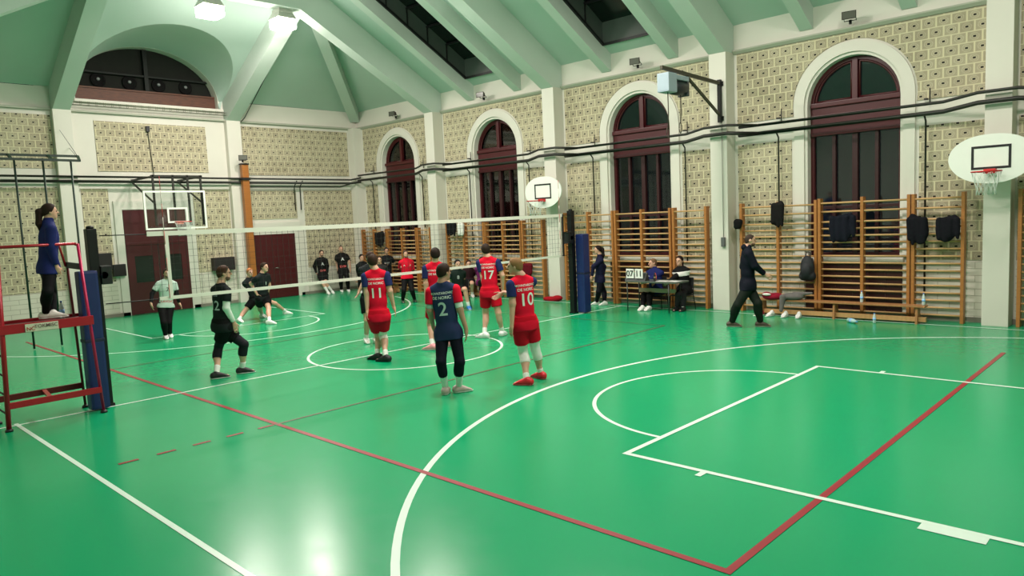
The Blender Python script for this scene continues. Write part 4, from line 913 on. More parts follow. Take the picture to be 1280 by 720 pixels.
        if o.get('hairstyle') == 'long':
            Hh.piece([ell(C-hf*.028*H-UPV*.04*H, H3, (.046*H, .032*H, .08*H))], k=.02)
        Hh.mesh('hair', hc, root)
    if o.get('beard'):
        Bf = Field(min(h, .01)); Bf.piece([ell(C+hf*.0165*H-UPV*.031*H, H3, (.0345*H, .0355*H, .0385*H)), ell(C+hf*.0305*H-UPV*.053*H, H3, (.019*H, .0165*H, .0135*H))], [(unit(UPV+hf*.35), C-UPV*.030*H+hf*.03*H)], k=.015); Bf.mesh('beard', mat('beard_brown', (104, 72, 56), .7), root)
    # eyes
    for k in (-1, 1):
        Ef = Field(.006 if h < .013 else .008); Ef.piece([ell(C+hf*.047*H+hr*k*.018*H+UPV*.002*H, H3, (.009*H, .006*H, .0055*H))], k=.004)
        Ef.mesh('eye', mat('dark_eye', (30, 22, 20), .3), root, smooth_it=0)
    # trousers / shorts
    bt = o['bottom']; c = mat('cloth_'+bt['name'], dk(bt['col']), .75, noise=.1, nscale=9); g = bt.get('g', .014)
    waist = (up, P+up*.055*H)
    Fb = Field(h)
    if bt['kind'] == 'shorts':
        Fb.piece([ell(P, T3, (.092*H+g, .068*H+g, .08*H+g)), ell(P+up*.04*H, T3, (.088*H+g, .06*H+g, .05*H+g))]+[ell(hp[s]-fw*.014*H, T3, (.05*H+g, .042*H+g, .055*H+g)) for s in 'LR'], [waist], k=.04)
        for s in 'LR':
            d = unit(K[s]-hp[s]); fr_ = bt.get('len', .62); Fb.piece([thigh(s, g+.006, 0, fr_+.15, .014)], [(d, hp[s]+(K[s]-hp[s])*fr_)], k=.02)
    else:
        e1 = bt.get('end', 1.0)
        Fb.piece([ell(P, T3, (.09*H+g, .066*H+g, .08*H+g)), ell(P+up*.04*H, T3, (.086*H+g, .06*H+g, .05*H+g))]+[ell(hp[s]-fw*.02*H, T3, (.05*H+g, .045*H+g, .056*H+g)) for s in 'LR'], [waist], k=.04)
        for s in 'LR':
            d = unit(AN[s]-K[s]); Fb.piece([thigh(s, g), shin(s, g+.002, 0, e1+.05), calf(s, g)], [(d, K[s]+(AN[s]-K[s])*e1*.93)], k=.03)
    Fb.mesh(bt['part'] if 'part' in bt else ('shorts' if bt['kind'] == 'shorts' else 'trousers'), c, root)
    # top
    tp_ = o['top']; g = tp_.get('g', .012); hem = tp_.get('hem', -.062); Ft = Field(h); c = mat('cloth_'+tp_['name'], dk(tp_['col']), .75, noise=.1, nscale=8)
    cuts = [(-up, P+up*hem*H), (unit(up-fw*.12), N+up*.012*H)]
    Ft.piece(torso(g)+[ell(P-up*.035*H, T3, (.096*H*fat+g+.004, .068*H*fat+g+.012, .15*H))]+[thigh(s, g+.004, 0, .25) for s in 'LR']+[ell(hp[s]-fw*.014*H, T3, (.05*H+g, .044*H+g, .055*H+g)) for s in 'LR'], cuts, k=.035)
    sl = tp_.get('sleeve', .62); SC_ = tp_.get('sleeve_col'); Fs = {s: (Field(h) if SC_ else Ft) for s in 'LR'}
    for s in 'LR':
        lift = .003 if SC_ else 0
        if sl <= 1: Fs[s].piece([cone(sh[s], sh[s]+(E[s]-sh[s])*(sl+.2), .032*H+g+lift, .033*H+g)], [(unit(E[s]-sh[s]), sh[s]+(E[s]-sh[s])*sl)]+([(unit(N+up*.0*H-sh[s]), sh[s]+unit(N-sh[s])*.045*H)] if SC_ else []), k=.02)
        else: Fs[s].piece([upper(s, g*.8+.004), fore(s, g*.7+.002, 0, 1)], [(unit(W[s]-E[s]), E[s]+(W[s]-E[s])*.97)], k=.03)
    if tp_.get('hood'): Ft.piece([ell(N-fw*.034*H+up*.004*H, T3, (.055*H, .03*H, .034*H)), cone(N-rt*.035*H+fw*.02*H+up*.01*H, N+rt*.035*H+fw*.02*H+up*.01*H, .022*H, .022*H)], k=.03)
    if tp_.get('collar'): Ft.piece([cone(N-up*.01*H, N+unit(C-N)*.035*H, .042*H, .039*H)], [(UPV, N+UPV*.035*H)], k=.02)
    TOP = Ft.mesh(tp_.get('part', 'shirt'), c, root)
    if SC_:
        for s in 'LR':
            cc = SC_[s] if isinstance(SC_, dict) else SC_; Fs[s].mesh('sleeve', mat('sleeve_%d_%d_%d' % tuple(cc), cc, .75, noise=.1), root, label=None)
    # arm bands / sleeves, knee pads, socks, shoes
    for s, what, a, b, col, gg in o.get('bands', ()):
        p, q, fn = {'upper': (sh[s], E[s], upper), 'fore': (E[s], W[s], fore), 'arm': (E[s], W[s], fore), 'thigh': (hp[s], K[s], thigh), 'shin': (K[s], AN[s], shin), 'knee': (None, None, None), 'glove': (None, None, None)}[what]
        F_ = Field(min(h, .01)); cm = mat('band_%d_%d_%d' % tuple(col), col, .7)
        if what == 'arm': F_.piece([upper(s, gg, .45, 1), fore(s, gg)], [(unit(W[s]-E[s]), E[s]+(W[s]-E[s])*.95), (unit(sh[s]-E[s]), E[s]+(sh[s]-E[s])*.6)], k=.02); F_.mesh('arm_sleeve', cm, root)
        elif what == 'knee': F_.piece([thigh(s, gg, .55, 1), shin(s, gg, 0, .5), calf(s, gg)], [(unit(hp[s]-K[s]), K[s]+(hp[s]-K[s])*a), (unit(AN[s]-K[s]), K[s]+(AN[s]-K[s])*b)], k=.02); F_.mesh('knee_pad', cm, root)
        elif what == 'glove': F_.piece([fore(s, gg, .8, 1), ell(W[s]+HD[s]*.045*H, np.eye(3), (.03*H, .03*H, .04*H))], k=.02); F_.mesh('glove', cm, root)
        else: d = unit(q-p); F_.piece([fn(s, gg)]+([calf(s, gg)] if what == 'shin' else []), [(-d, p+(q-p)*a), (d, p+(q-p)*b)], k=.02); F_.mesh('arm_band' if what in ('upper', 'fore') else 'leg_sleeve', cm, root)
    sc = o.get('sock')
    for s in 'LR':
        if sc:
            F_ = Field(min(h, .01)); d = unit(AN[s]-K[s]); F_.piece([shin(s, .005, .4, 1.02), calf(s, .005)], [(-d, K[s]+(AN[s]-K[s])*o.get('sock_top', .72))], k=.02); F_.mesh('sock', mat('sock_%d_%d_%d' % tuple(sc), sc, .8), root)
        F_ = Field(min(h, .01)); an, td = AN[s], TD[s]; gz = an[2]-.045*H; cut = [((0, 0, -1), (0, 0, gz+.014)), (unit(UPV*.8+td*.40), A3((an[0], an[1], gz))+UPV*.068*H+td*.0)]
        heel = A3((*(an[:2]-td[:2]*.025*H), gz+.028*H)); mid = A3((*(an[:2]+td[:2]*.035*H), gz+.027*H)); toe = A3((*(an[:2]+td[:2]*.088*H), gz+.016*H))
        F_.piece([cone(heel, mid, .030*H, .030*H), cone(mid, toe+UPV*.006*H, .030*H, .027*H), cone(an-UPV*.0, heel, .028*H, .029*H)], cut, k=.02)
        shc = o['shoe']; shoe = F_.mesh('shoe', mat('shoe_%d_%d_%d' % tuple(shc), shc, .5, noise=.12, nscale=25), root)
        F_ = Field(.008); F_.piece([cone(heel-UPV*.008*H, mid-UPV*.008*H, .030*H, .030*H), cone(mid-UPV*.008*H, toe+UPV*.002*H, .030*H, .027*H)], [((0, 0, -1), (0, 0, gz+.002)), (UPV, (0, 0, gz+.020))], k=.02); F_.mesh('sole', mat('sole_%d_%d_%d' % tuple(o.get('sole', (225, 225, 220))), o.get('sole', (225, 225, 220)), .6), shoe)
    # lettering on the shirt
    for txt, size, cpos, front, col in o.get('text', ()):
        put_text(txt, size, P+up*cpos[1]*L+rt*cpos[0], (fw if front else -fw), (-rt if front else rt), up, TOP, col, root)
    if o.get('extra'): o['extra'](root, locals())
    return root
def put_text(txt, size, origin, outward, right, up, target, col, parent, sx=1.0):
    cu = bpy.data.curves.new('t', 'FONT'); cu.body = txt; cu.size = size; cu.align_x = 'CENTER'; cu.align_y = 'CENTER'; cu.offset = size*.012
    ob = bpy.data.objects.new('t', cu); COL.objects.link(ob)
    dg = bpy.context.evaluated_depsgraph_get(); me = bpy.data.meshes.new_from_object(ob.evaluated_get(dg)); bpy.data.objects.remove(ob)
    bm = bmesh.new(); bm.from_mesh(me); bmesh.ops.triangulate(bm, faces=bm.faces); bmesh.ops.subdivide_edges(bm, edges=[e for e in bm.edges if e.calc_length() > size*.12], cuts=2); bmesh.ops.triangulate(bm, faces=bm.faces)
    tree = BVHTree.FromPolygons([v.co for v in target.data.vertices], [tuple(p.vertices) for p in target.data.polygons]) if target else None
    for v in bm.verts:
        p = Vector(origin)+Vector(right)*v.co.x*sx+Vector(up)*v.co.y
        if tree:
            q = tree.ray_cast(p+Vector(outward)*.6, -Vector(outward))[0]
            if q is None: q = tree.find_nearest(p)[0]
            p = q
        v.co = p+Vector(outward)*.005
    bm.to_mesh(me); bm.free(); me.materials.clear(); me.materials.append(mat('print_%d_%d_%d' % tuple(col), col, .6)); 
    o = bpy.data.objects.new('printed_lettering', me); COL.objects.link(o); o.parent = parent; return o
POSE_JSON = '''[{"n": "two", "at": [3.65, 2.3, 0.0], "H": 1.78, "P": [-0.01, -0.011, 0.88], "N": [-0.044, -0.05, 1.554], "C": [-0.04, -0.007, 1.693], "f": [-0.603, 0.798, 0.0], "hf": [0.016, 1.0, 0.0], "eL": [-0.192, -0.167, 1.172], "wL": [-0.273, -0.058, 0.946], "hL": [-0.304, 0.413, -0.858], "eR": [0.158, 0.076, 1.177], "wR": [0.234, 0.103, 0.904], "hR": [-0.006, -0.007, -1.0], "kL": [0.033, -0.207, 0.481], "aL": [-0.046, -0.085, 0.08], "tL": [-0.631, 0.776, 0.0], "kR": [0.192, -0.007, 0.463], "aR": [0.046, 0.085, 0.08], "tR": [0.437, 0.9, 0.0]}, {"n": "ten", "at": [4.15, 3.44, 0.0], "H": 1.83, "P": [-0.07, -0.064, 0.886], "N": [-0.091, -0.083, 1.566], "C": [-0.155, -0.133, 1.696], "f": [-0.964, 0.267, 0.0], "hf": [-0.843, -0.538, 0.0], "eL": [-0.102, -0.274, 1.175], "wL": [-0.093, -0.314, 0.885], "hL": [-0.121, -0.111, -0.987], "eR": [-0.216, -0.069, 1.276], "wR": [-0.452, -0.091, 1.3], "hR": [-0.627, -0.575, -0.525], "kL": [-0.152, -0.043, 0.429], "aL": [0.051, -0.209, 0.082], "tL": [-0.843, -0.538, 0.0], "kR": [-0.065, 0.129, 0.457], "aR": [-0.051, 0.209, 0.082], "tR": [-0.999, 0.043, 0.0]}, {"n": "seventeen", "at": [0.74, 6.0, 0.0], "H": 1.86, "P": [-0.021, -0.021, 0.93], "N": [-0.026, -0.026, 1.634], "C": [-0.083, -0.028, 1.771], "f": [-0.582, 0.813, 0.0], "hf": [-0.825, 0.565, 0.0], "eL": [-0.12, -0.108, 1.239], "wL": [-0.148, -0.058, 0.969], "hL": [0.662, 0.676, -0.323], "eR": [0.204, 0.128, 1.247], "wR": [0.147, 0.169, 0.981], "hR": [-0.206, 0.148, -0.967], "kL": [-0.205, 0.004, 0.476], "aL": [-0.075, -0.178, 0.084], "tL": [-0.902, -0.432, 0.0], "kR": [0.125, 0.043, 0.49], "aR": [0.075, 0.178, 0.084], "tR": [-0.352, 0.936, 0.0]}, {"n": "eleven", "at": [0.76, 3.21, 0.0], "H": 1.86, "P": [-0.003, -0.004, 0.812], "N": [-0.009, -0.012, 1.611], "C": [-0.065, -0.022, 1.751], "f": [-0.76, 0.65, 0.0], "hf": [-0.861, 0.508, 0.0], "eL": [-0.099, -0.157, 1.213], "wL": [-0.079, -0.184, 0.917], "hL": [0.065, -0.089, -0.994], "eR": [0.161, 0.148, 1.216], "wR": [0.149, 0.214, 0.949], "hR": [0.137, 0.191, -0.972], "kL": [-0.269, 0.152, 0.4], "aL": [-0.146, 0.015, 0.084], "tL": [-0.91, -0.414, 0.0], "kR": [-0.139, 0.154, 0.425], "aR": [0.146, -0.015, 0.084], "tR": [-0.91, -0.414, 0.0]}, {"n": "red_behind", "at": [0.78, 4.57, 0.0], "H": 1.87, "P": [-0.018, -0.021, 0.899], "N": [-0.017, -0.02, 1.636], "C": [-0.012, -0.014, 1.777], "f": [-0.704, 0.71, 0.0], "hf": [-0.763, 0.646, 0.0], "eL": [-0.136, -0.171, 1.235], "wL": [-0.13, -0.196, 0.959], "hL": [0.023, -0.088, -0.996], "eR": [0.144, 0.112, 1.235], "wR": [0.178, 0.109, 0.954], "hR": [0.119, -0.011, -0.993], "kL": [-0.233, -0.049, 0.448], "aL": [-0.02, -0.201, 0.084], "tL": [-0.822, -0.57, 0.0], "kR": [-0.068, 0.251, 0.465], "aR": [0.02, 0.201, 0.084], "tR": [-0.941, -0.338, 0.0]}, {"n": "thirteen", "at": [-0.42, 1.01, 0.0], "H": 1.86, "P": [-0.024, -0.053, 0.869], "N": [-0.01, -0.022, 1.544], "C": [0.012, 0.035, 1.703], "f": [-0.099, 0.995, 0.0], "hf": [0.331, 0.944, 0.0], "eL": [-0.161, 0.028, 1.153], "wL": [-0.24, 0.153, 0.921], "hL": [-0.288, 0.455, -0.843], "eR": [0.177, -0.049, 1.147], "wR": [0.133, 0.072, 0.903], "hR": [0.109, 0.241, -0.964], "kL": [0.096, 0.241, 0.502], "aL": [-0.01, 0.223, 0.084], "tL": [0.444, 0.896, 0.0], "kR": [-0.183, -0.068, 0.486], "aR": [0.01, -0.223, 0.084], "tR": [0.331, 0.944, 0.0]}, {"n": "libero", "at": [-6.02, 2.17, 0.0], "H": 1.64, "P": [0.005, 0.014, 0.74], "N": [0.029, 0.079, 1.35], "C": [0.072, 0.08, 1.489], "f": [0.983, -0.181, 0.0], "hf": [0.983, -0.181, 0.0], "eL": [0.078, 0.25, 0.999], "wL": [-0.001, 0.316, 0.778], "hL": [0.134, 0.361, -0.923], "eR": [-0.046, -0.244, 1.047], "wR": [0.049, -0.318, 0.836], "hR": [0.056, 0.149, -0.987], "kL": [0.162, -0.017, 0.366], "aL": [-0.08, 0.08, 0.074], "tL": [0.983, -0.181, 0.0], "kR": [0.245, -0.152, 0.39], "aR": [0.08, -0.08, 0.074], "tR": [0.983, -0.181, 0.0]}, {"n": "crouch", "at": [-6.58, 4.87, 0.0], "H": 1.8, "P": [-0.017, -0.034, 0.647], "N": [0.137, -0.062, 1.27], "C": [0.188, -0.019, 1.412], "f": [0.975, 0.223, 0.0], "hf": [0.921, 0.388, 0.0], "eL": [0.037, 0.151, 0.924], "wL": [-0.067, 0.138, 0.679], "hL": [-0.39, -0.048, -0.92], "eR": [-0.039, -0.308, 1.008], "wR": [0.029, -0.212, 0.745], "hR": [0.236, 0.332, -0.913], "kL": [0.373, -0.086, 0.339], "aL": [0.759, -0.297, 0.081], "tL": [0.84, 0.543, 0.0], "kR": [-0.385, 0.062, 0.322], "aR": [-0.759, 0.297, 0.081], "tR": [0.999, 0.05, 0.0]}, {"n": "lunge", "at": [-7.16, 5.11, 0.0], "H": 1.7, "P": [-0.071, -0.139, 0.551], "N": [-0.134, -0.263, 1.121], "C": [-0.085, -0.243, 1.259], "f": [0.999, 0.052, 0.0], "hf": [0.999, 0.052, 0.0], "eL": [-0.247, 0.021, 0.842], "wL": [-0.326, 0.088, 0.614], "hL": [-0.313, 0.269, -0.911], "eR": [-0.29, -0.301, 0.917], "wR": [-0.24, -0.201, 0.692], "hR": [0.202, 0.396, -0.896], "kL": [-0.066, 0.399, 0.349], "aL": [-0.154, 0.755, 0.076], "tL": [0.731, 0.682, 0.0], "kR": [-0.079, -0.485, 0.237], "aR": [0.154, -0.755, 0.076], "tR": [0.999, 0.052, 0.0]}, {"n": "wallman", "at": [-11.21, 9.74, 0.0], "H": 1.66, "P": [-0.326, -0.05, 0.681], "N": [-0.337, -0.068, 1.295], "C": [-0.288, -0.063, 1.45], "f": [0.957, -0.292, 0.0], "hf": [0.957, -0.292, 0.0], "eL": [-0.322, 0.157, 0.979], "wL": [-0.32, 0.136, 0.723], "hL": [0.005, -0.082, -0.997], "eR": [-0.498, -0.257, 0.995], "wR": [-0.462, -0.212, 0.75], "hR": [0.242, 0.389, -0.889], "kL": [-0.043, -0.129, 0.383], "aL": [-0.017, 0.1, 0.075], "tL": [0.957, -0.292, 0.0], "kR": [-0.091, -0.198, 0.36], "aR": [0.017, -0.1, 0.075], "tR": [0.957, -0.292, 0.0]}, {"n": "walltee", "at": [-11.35, 10.44, 0.0], "H": 1.7, "P": [-0.049, 0.016, 0.763], "N": [-0.062, -0.003, 1.401], "C": [-0.034, -0.033, 1.552], "f": [0.906, -0.424, 0.0], "hf": [0.882, -0.471, 0.0], "eL": [0.068, 0.226, 1.05], "wL": [0.084, 0.227, 0.778], "hL": [0.057, 0.004, -0.998], "eR": [-0.241, -0.12, 1.09], "wR": [-0.221, -0.113, 0.828], "hR": [0.075, 0.027, -0.997], "kL": [0.248, -0.024, 0.426], "aL": [0.1, 0.078, 0.076], "tL": [0.906, -0.424, 0.0], "kR": [0.101, -0.21, 0.411], "aR": [-0.1, -0.078, 0.076], "tR": [0.906, -0.424, 0.0]}, {"n": "corner_seated", "at": [-10.36, 10.49, 0.0], "H": 1.75, "P": [-0.149, 0.226, 0.5], "N": [-0.178, 0.182, 1.073], "C": [-0.144, 0.171, 1.231], "f": [0.997, -0.076, 0.0], "hf": [0.997, -0.076, 0.0], "eL": [-0.257, 0.459, 0.765], "wL": [-0.371, 0.452, 0.532], "hL": [-0.441, -0.026, -0.897], "eR": [-0.317, 0.094, 0.794], "wR": [-0.396, 0.163, 0.557], "hR": [-0.303, 0.267, -0.915], "kL": [0.164, 0.037, 0.44], "aL": [-0.048, 0.117, 0.079], "tL": [0.997, -0.076, 0.0], "kR": [0.162, -0.163, 0.431], "aR": [0.048, -0.117, 0.079], "tR": [0.969, -0.248, 0.0]}, {"n": "grey", "at": [-8.27, 9.82, 0.0], "H": 1.66, "P": [-0.233, 0.19, 0.48], "N": [-0.239, 0.181, 1.055], "C": [-0.215, 0.147, 1.224], "f": [0.831, -0.557, 0.0], "hf": [0.831, -0.557, 0.0], "eL": [-0.228, 0.402, 0.754], "wL": [-0.276, 0.387, 0.514], "hL": [-0.198, -0.06, -0.978], "eR": [-0.47, 0.095, 0.775], "wR": [-0.458, 0.133, 0.533], "hR": [0.048, 0.152, -0.987], "kL": [0.171, -0.023, 0.304], "aL": [0.046, 0.078, 0.075], "tL": [0.831, -0.557, 0.0], "kR": [0.063, -0.165, 0.314], "aR": [-0.046, -0.078, 0.075], "tR": [0.831, -0.557, 0.0]}, {"n": "blacktee", "at": [-8.96, 10.54, 0.0], "H": 1.64, "P": [0.024, 0.032, 0.66], "N": [0.031, 0.042, 1.312], "C": [0.069, 0.027, 1.475], "f": [0.855, -0.519, 0.0], "hf": [0.897, -0.442, 0.0], "eL": [0.086, 0.308, 1.021], "wL": [0.105, 0.067, 1.039], "hL": [0.077, -0.994, 0.077], "eR": [-0.228, -0.12, 1.05], "wR": [0.004, -0.06, 1.021], "hR": [0.961, 0.248, -0.121], "kL": [-0.142, 0.27, 0.387], "aL": [0.092, 0.099, 0.074], "tL": [0.855, -0.519, 0.0], "kR": [-0.287, 0.075, 0.402], "aR": [-0.092, -0.099, 0.074], "tR": [0.855, -0.519, 0.0]}, {"n": "redcoach", "at": [-6.17, 9.27, 0.0], "H": 1.62, "P": [-0.003, -0.004, 0.738], "N": [-0.006, -0.008, 1.308], "C": [0.025, -0.033, 1.461], "f": [0.867, -0.498, 0.0], "hf": [0.884, -0.468, 0.0], "eL": [0.032, 0.191, 1.0], "wL": [-0.008, -0.037, 1.065], "hL": [-0.168, -0.947, 0.274], "eR": [-0.21, -0.079, 1.054], "wR": [0.016, -0.023, 1.101], "hR": [0.951, 0.238, 0.197], "kL": [0.236, -0.038, 0.376], "aL": [0.102, 0.148, 0.073], "tL": [0.867, -0.498, 0.0], "kR": [0.108, -0.237, 0.392], "aR": [-0.102, -0.148, 0.073], "tR": [0.867, -0.498, 0.0]}, {"n": "seat_green", "at": [-3.22, 8.76, 0.0], "H": 1.82, "P": [-0.313, 0.175, 0.527], "N": [-0.323, 0.164, 1.073], "C": [-0.275, 0.16, 1.213], "f": [0.848, -0.531, 0.0], "hf": [0.891, -0.455, 0.0], "eL": [-0.355, 0.409, 0.788], "wL": [-0.448, 0.507, 0.555], "hL": [-0.343, 0.365, -0.866], "eR": [-0.549, 0.114, 0.799], "wR": [-0.594, 0.255, 0.575], "hR": [-0.167, 0.526, -0.834], "kL": [0.1, 0.034, 0.556], "aL": [0.138, 0.106, 0.082], "tL": [0.848, -0.531, 0.0], "kR": [-0.094, -0.221, 0.553], "aR": [-0.138, -0.106, 0.082], "tR": [0.848, -0.531, 0.0]}, {"n": "seat_maroon", "at": [-5.33, 10.98, 0.0], "H": 1.8, "P": [-0.091, 0.078, 0.519], "N": [-0.078, 0.092, 0.893], "C": [-0.039, 0.075, 1.031], "f": [0.823, -0.568, 0.0], "hf": [0.792, -0.611, 0.0], "eL": [-0.138, 0.312, 0.631], "wL": [-0.256, 0.417, 0.458], "hL": [-0.506, 0.448, -0.737], "eR": [-0.311, 0.071, 0.636], "wR": [-0.373, 0.232, 0.478], "hR": [-0.265, 0.688, -0.675], "kL": [0.264, -0.107, 0.448], "aL": [0.053, 0.078, 0.081], "tL": [0.823, -0.568, 0.0], "kR": [0.168, -0.25, 0.459], "aR": [-0.053, -0.078, 0.081], "tR": [0.823, -0.568, 0.0]}, {"n": "seat_purple", "at": [-4.8, 11.07, 0.0], "H": 1.7, "P": [-0.092, 0.078, 0.476], "N": [-0.083, 0.087, 0.992], "C": [-0.049, 0.065, 1.141], "f": [0.831, -0.556, 0.0], "hf": [0.812, -0.584, 0.0], "eL": [-0.107, 0.315, 0.726], "wL": [-0.238, 0.36, 0.52], "hL": [-0.528, 0.18, -0.83], "eR": [-0.273, 0.067, 0.735], "wR": [-0.321, 0.199, 0.532], "hR": [-0.192, 0.536, -0.822], "kL": [0.211, -0.095, 0.5], "aL": [0.015, 0.062, 0.076], "tL": [0.831, -0.556, 0.0], "kR": [0.16, -0.196, 0.509], "aR": [-0.015, -0.062, 0.076], "tR": [0.831, -0.556, 0.0]}, {"n": "girl", "at": [-0.37, 11.09, 0.0], "H": 1.58, "P": [0.002, 0.001, 0.694], "N": [0.017, 0.013, 1.283], "C": [-0.017, -0.018, 1.464], "f": [-0.615, -0.788, -0.0], "hf": [-0.743, -0.669, -0.0], "eL": [-0.023, -0.22, 1.031], "wL": [-0.053, -0.264, 0.784], "hL": [-0.119, -0.175, -0.977], "eR": [0.02, 0.186, 0.996], "wR": [-0.004, 0.147, 0.748], "hR": [-0.097, -0.152, -0.984], "kL": [0.072, -0.161, 0.375], "aL": [-0.125, -0.008, 0.071], "tL": [-0.544, -0.839, -0.0], "kR": [-0.044, 0.219, 0.331], "aR": [0.125, 0.008, 0.071], "tR": [-0.39, -0.921, -0.0]}, {"n": "table_blue", "at": [1.3, 10.68, 0.0], "H": 1.76, "P": [-0.026, 0.523, 0.426], "N": [-0.047, 0.509, 0.976], "C": [-0.069, 0.478, 1.117], "f": [0.062, -0.998, -0.0], "hf": [-0.594, -0.804, -0.0], "eL": [-0.078, 0.368, 0.717], "wL": [-0.075, 0.112, 0.684], "hL": [0.013, -0.991, -0.13], "eR": [0.007, 0.627, 0.72], "wR": [0.025, 0.381, 0.641], "hR": [0.069, -0.95, -0.304], "kL": [-0.191, 0.236, 0.35], "aL": [-0.071, -0.032, 0.079], "tL": [0.062, -0.998, -0.0], "kR": [0.018, 0.165, 0.346], "aR": [0.071, 0.032, 0.079], "tR": [0.062, -0.998, -0.0]}, {"n": "table_stripe", "at": [2.1, 10.93, 0.0], "H": 1.74, "P": [-0.114, 0.398, 0.46], "N": [-0.172, 0.363, 1.027], "C": [-0.174, 0.321, 1.176], "f": [0.104, -0.995, -0.0], "hf": [0.016, -1.0, -0.0], "eL": [-0.229, 0.231, 0.803], "wL": [-0.295, 0.011, 0.686], "hL": [-0.256, -0.854, -0.453], "eR": [-0.105, 0.473, 0.785], "wR": [-0.163, 0.265, 0.647], "hR": [-0.229, -0.81, -0.541], "kL": [-0.011, -0.037, 0.393], "aL": [-0.086, -0.0, 0.078], "tL": [0.104, -0.995, -0.0], "kR": [0.053, 0.074, 0.384], "aR": [0.086, 0.0, 0.078], "tR": [0.104, -0.995, -0.0]}, {"n": "walker", "at": [4.5, 9.43, 0.0], "H": 1.84, "P": [0.045, 0.022, 0.873], "N": [0.04, 0.02, 1.593], "C": [0.094, 0.05, 1.734], "f": [0.808, 0.589, 0.0], "hf": [0.856, 0.516, 0.0], "eL": [-0.099, 0.124, 1.202], "wL": [0.0, 0.15, 0.926], "hL": [0.339, 0.089, -0.937], "eR": [0.252, -0.092, 1.238], "wR": [0.354, 0.094, 1.066], "hR": [0.707, 0.346, -0.617], "kL": [0.26, -0.001, 0.483], "aL": [0.245, 0.126, 0.083], "tL": [0.933, 0.36, 0.0], "kR": [-0.06, -0.224, 0.462], "aR": [-0.245, -0.126, 0.083], "tR": [0.933, 0.36, 0.0]}, {"n": "referee", "at": [0.14, -1.6, 1.34], "H": 1.55, "P": [0.01, 0.042, 0.682], "N": [0.021, 0.089, 1.274], "C": [0.023, 0.12, 1.404], "f": [0.025, 1.0, 0.0], "hf": [0.095, 0.995, 0.0], "eL": [-0.135, 0.073, 0.942], "wL": [-0.119, 0.141, 0.705], "hL": [0.066, 0.277, -0.958], "eR": [0.165, 0.052, 0.943], "wR": [0.18, 0.092, 0.699], "hR": [0.04, 0.166, -0.985], "kL": [-0.246, 0.101, 0.326], "aL": [0.008, 0.044, 0.07], "tL": [0.147, 0.989, 0.0], "kR": [0.247, -0.055, 0.362], "aR": [-0.008, -0.044, 0.07], "tR": [0.095, 0.995, 0.0]}, {"n": "hidden", "at": [-1.02, 4.25, 0.0], "H": 1.84, "P": [0.023, 0.034, 0.912], "N": [0.048, 0.068, 1.589], "C": [0.084, 0.052, 1.719], "f": [0.908, -0.419, 0.0], "hf": [0.908, -0.419, 0.0], "eL": [-0.032, -0.009, 1.339], "wL": [-0.095, -0.132, 1.079], "hL": [-0.213, -0.418, -0.883], "eR": [0.131, 0.104, 1.307], "wR": [0.181, 0.138, 1.018], "hR": [-0.503, -0.724, -0.472], "kL": [0.23, -0.03, 0.478], "aL": [0.093, 0.052, 0.083], "tL": [0.908, -0.419, 0.0], "kR": [0.089, -0.123, 0.481], "aR": [-0.093, -0.052, 0.083], "tR": [0.908, -0.419, 0.0]}]'''
POSES = {p['n']: p for p in json.loads(POSE_JSON)}
RED = (232, 18, 50); NAVY = (36, 44, 90); DARKG = (34, 42, 42); WHT = (226, 228, 222); BLK = (24, 24, 26)
SK2 = dict(skin=(196, 148, 124), skin_name='mid'); SK3 = dict(skin=(178, 132, 110), skin_name='tan')
PLG = 'volleyball players on the court'
def redkit(**k):
    d = dict(top=dict(name='red_jersey', col=RED, sleeve=.66, sleeve_col=NAVY, part='shirt'), bottom=dict(kind='shorts', name='red_shorts', col=(212, 12, 38), len=.66, g=.018), sock=WHT, hair=(52, 36, 28), shoe=(225, 225, 225), h=.011)
    d.update(k); return d
def darkkit(**k):
    d = dict(top=dict(name='dark_jersey', col=(44, 52, 52), sleeve=.66), bottom=dict(kind='shorts', name='black_shorts', col=BLK, len=.66, g=.018), sock=WHT, hair=(56, 38, 30), shoe=WHT, h=.012)
    d.update(k); return d
NAME = (('MOVNTAROVIC', .045, (0, .79), False, WHT), ('DE NORIC', .056, (0, .70), False, WHT))
person(POSES['two'], 'player 2 in navy shirt with red sleeves and navy leggings, back to camera', dict(top=dict(name='navy_jersey', col=(44, 54, 92), sleeve=.66, sleeve_col=RED), bottom=dict(kind='long', part='leggings', name='navy_leggings', col=(26, 28, 46), end=.55, g=.007), sock=WHT, hair=(44, 30, 24), shoe=(190, 170, 165), h=.010, **SK3,
    bands=[('R', 'upper', .64, .92, (222, 226, 220), .009), ('L', 'upper', .66, .9, (170, 190, 180), .008)], sock_top=.45, text=(('2', .26, (-.01, .46), False, (190, 200, 200)),)+tuple((a, b, (c[0]-.01, c[1]), d, e) for a, b, c, d, e in NAME)), PLG)
person(POSES['ten'], 'player 10 in red kit and white leg sleeves, red shoes', redkit(hair=(128, 96, 62), shoe=(216, 30, 44), sole=(225, 110, 110), h=.010, sock_top=.78, bands=[(s, 'knee', .72, .42, (222, 222, 216), .008) for s in 'LR'], text=(('10', .25, (.0, .48), False, WHT),)+NAME), PLG)
person(POSES['seventeen'], 'player 17 in red kit, bare knees, hand behind his back', redkit(text=(('17', .24, (0, .48), False, WHT),)+NAME, hair=(46, 34, 28)), PLG)
person(POSES['eleven'], 'player 11 in red kit with one white knee pad and black shoes', redkit(shoe=(26, 26, 30), sole=(26, 26, 30), bands=[('R', 'knee', .3, .25, (222, 218, 206), .01)], text=(('11', .24, (0, .48), False, WHT),)+NAME), PLG)
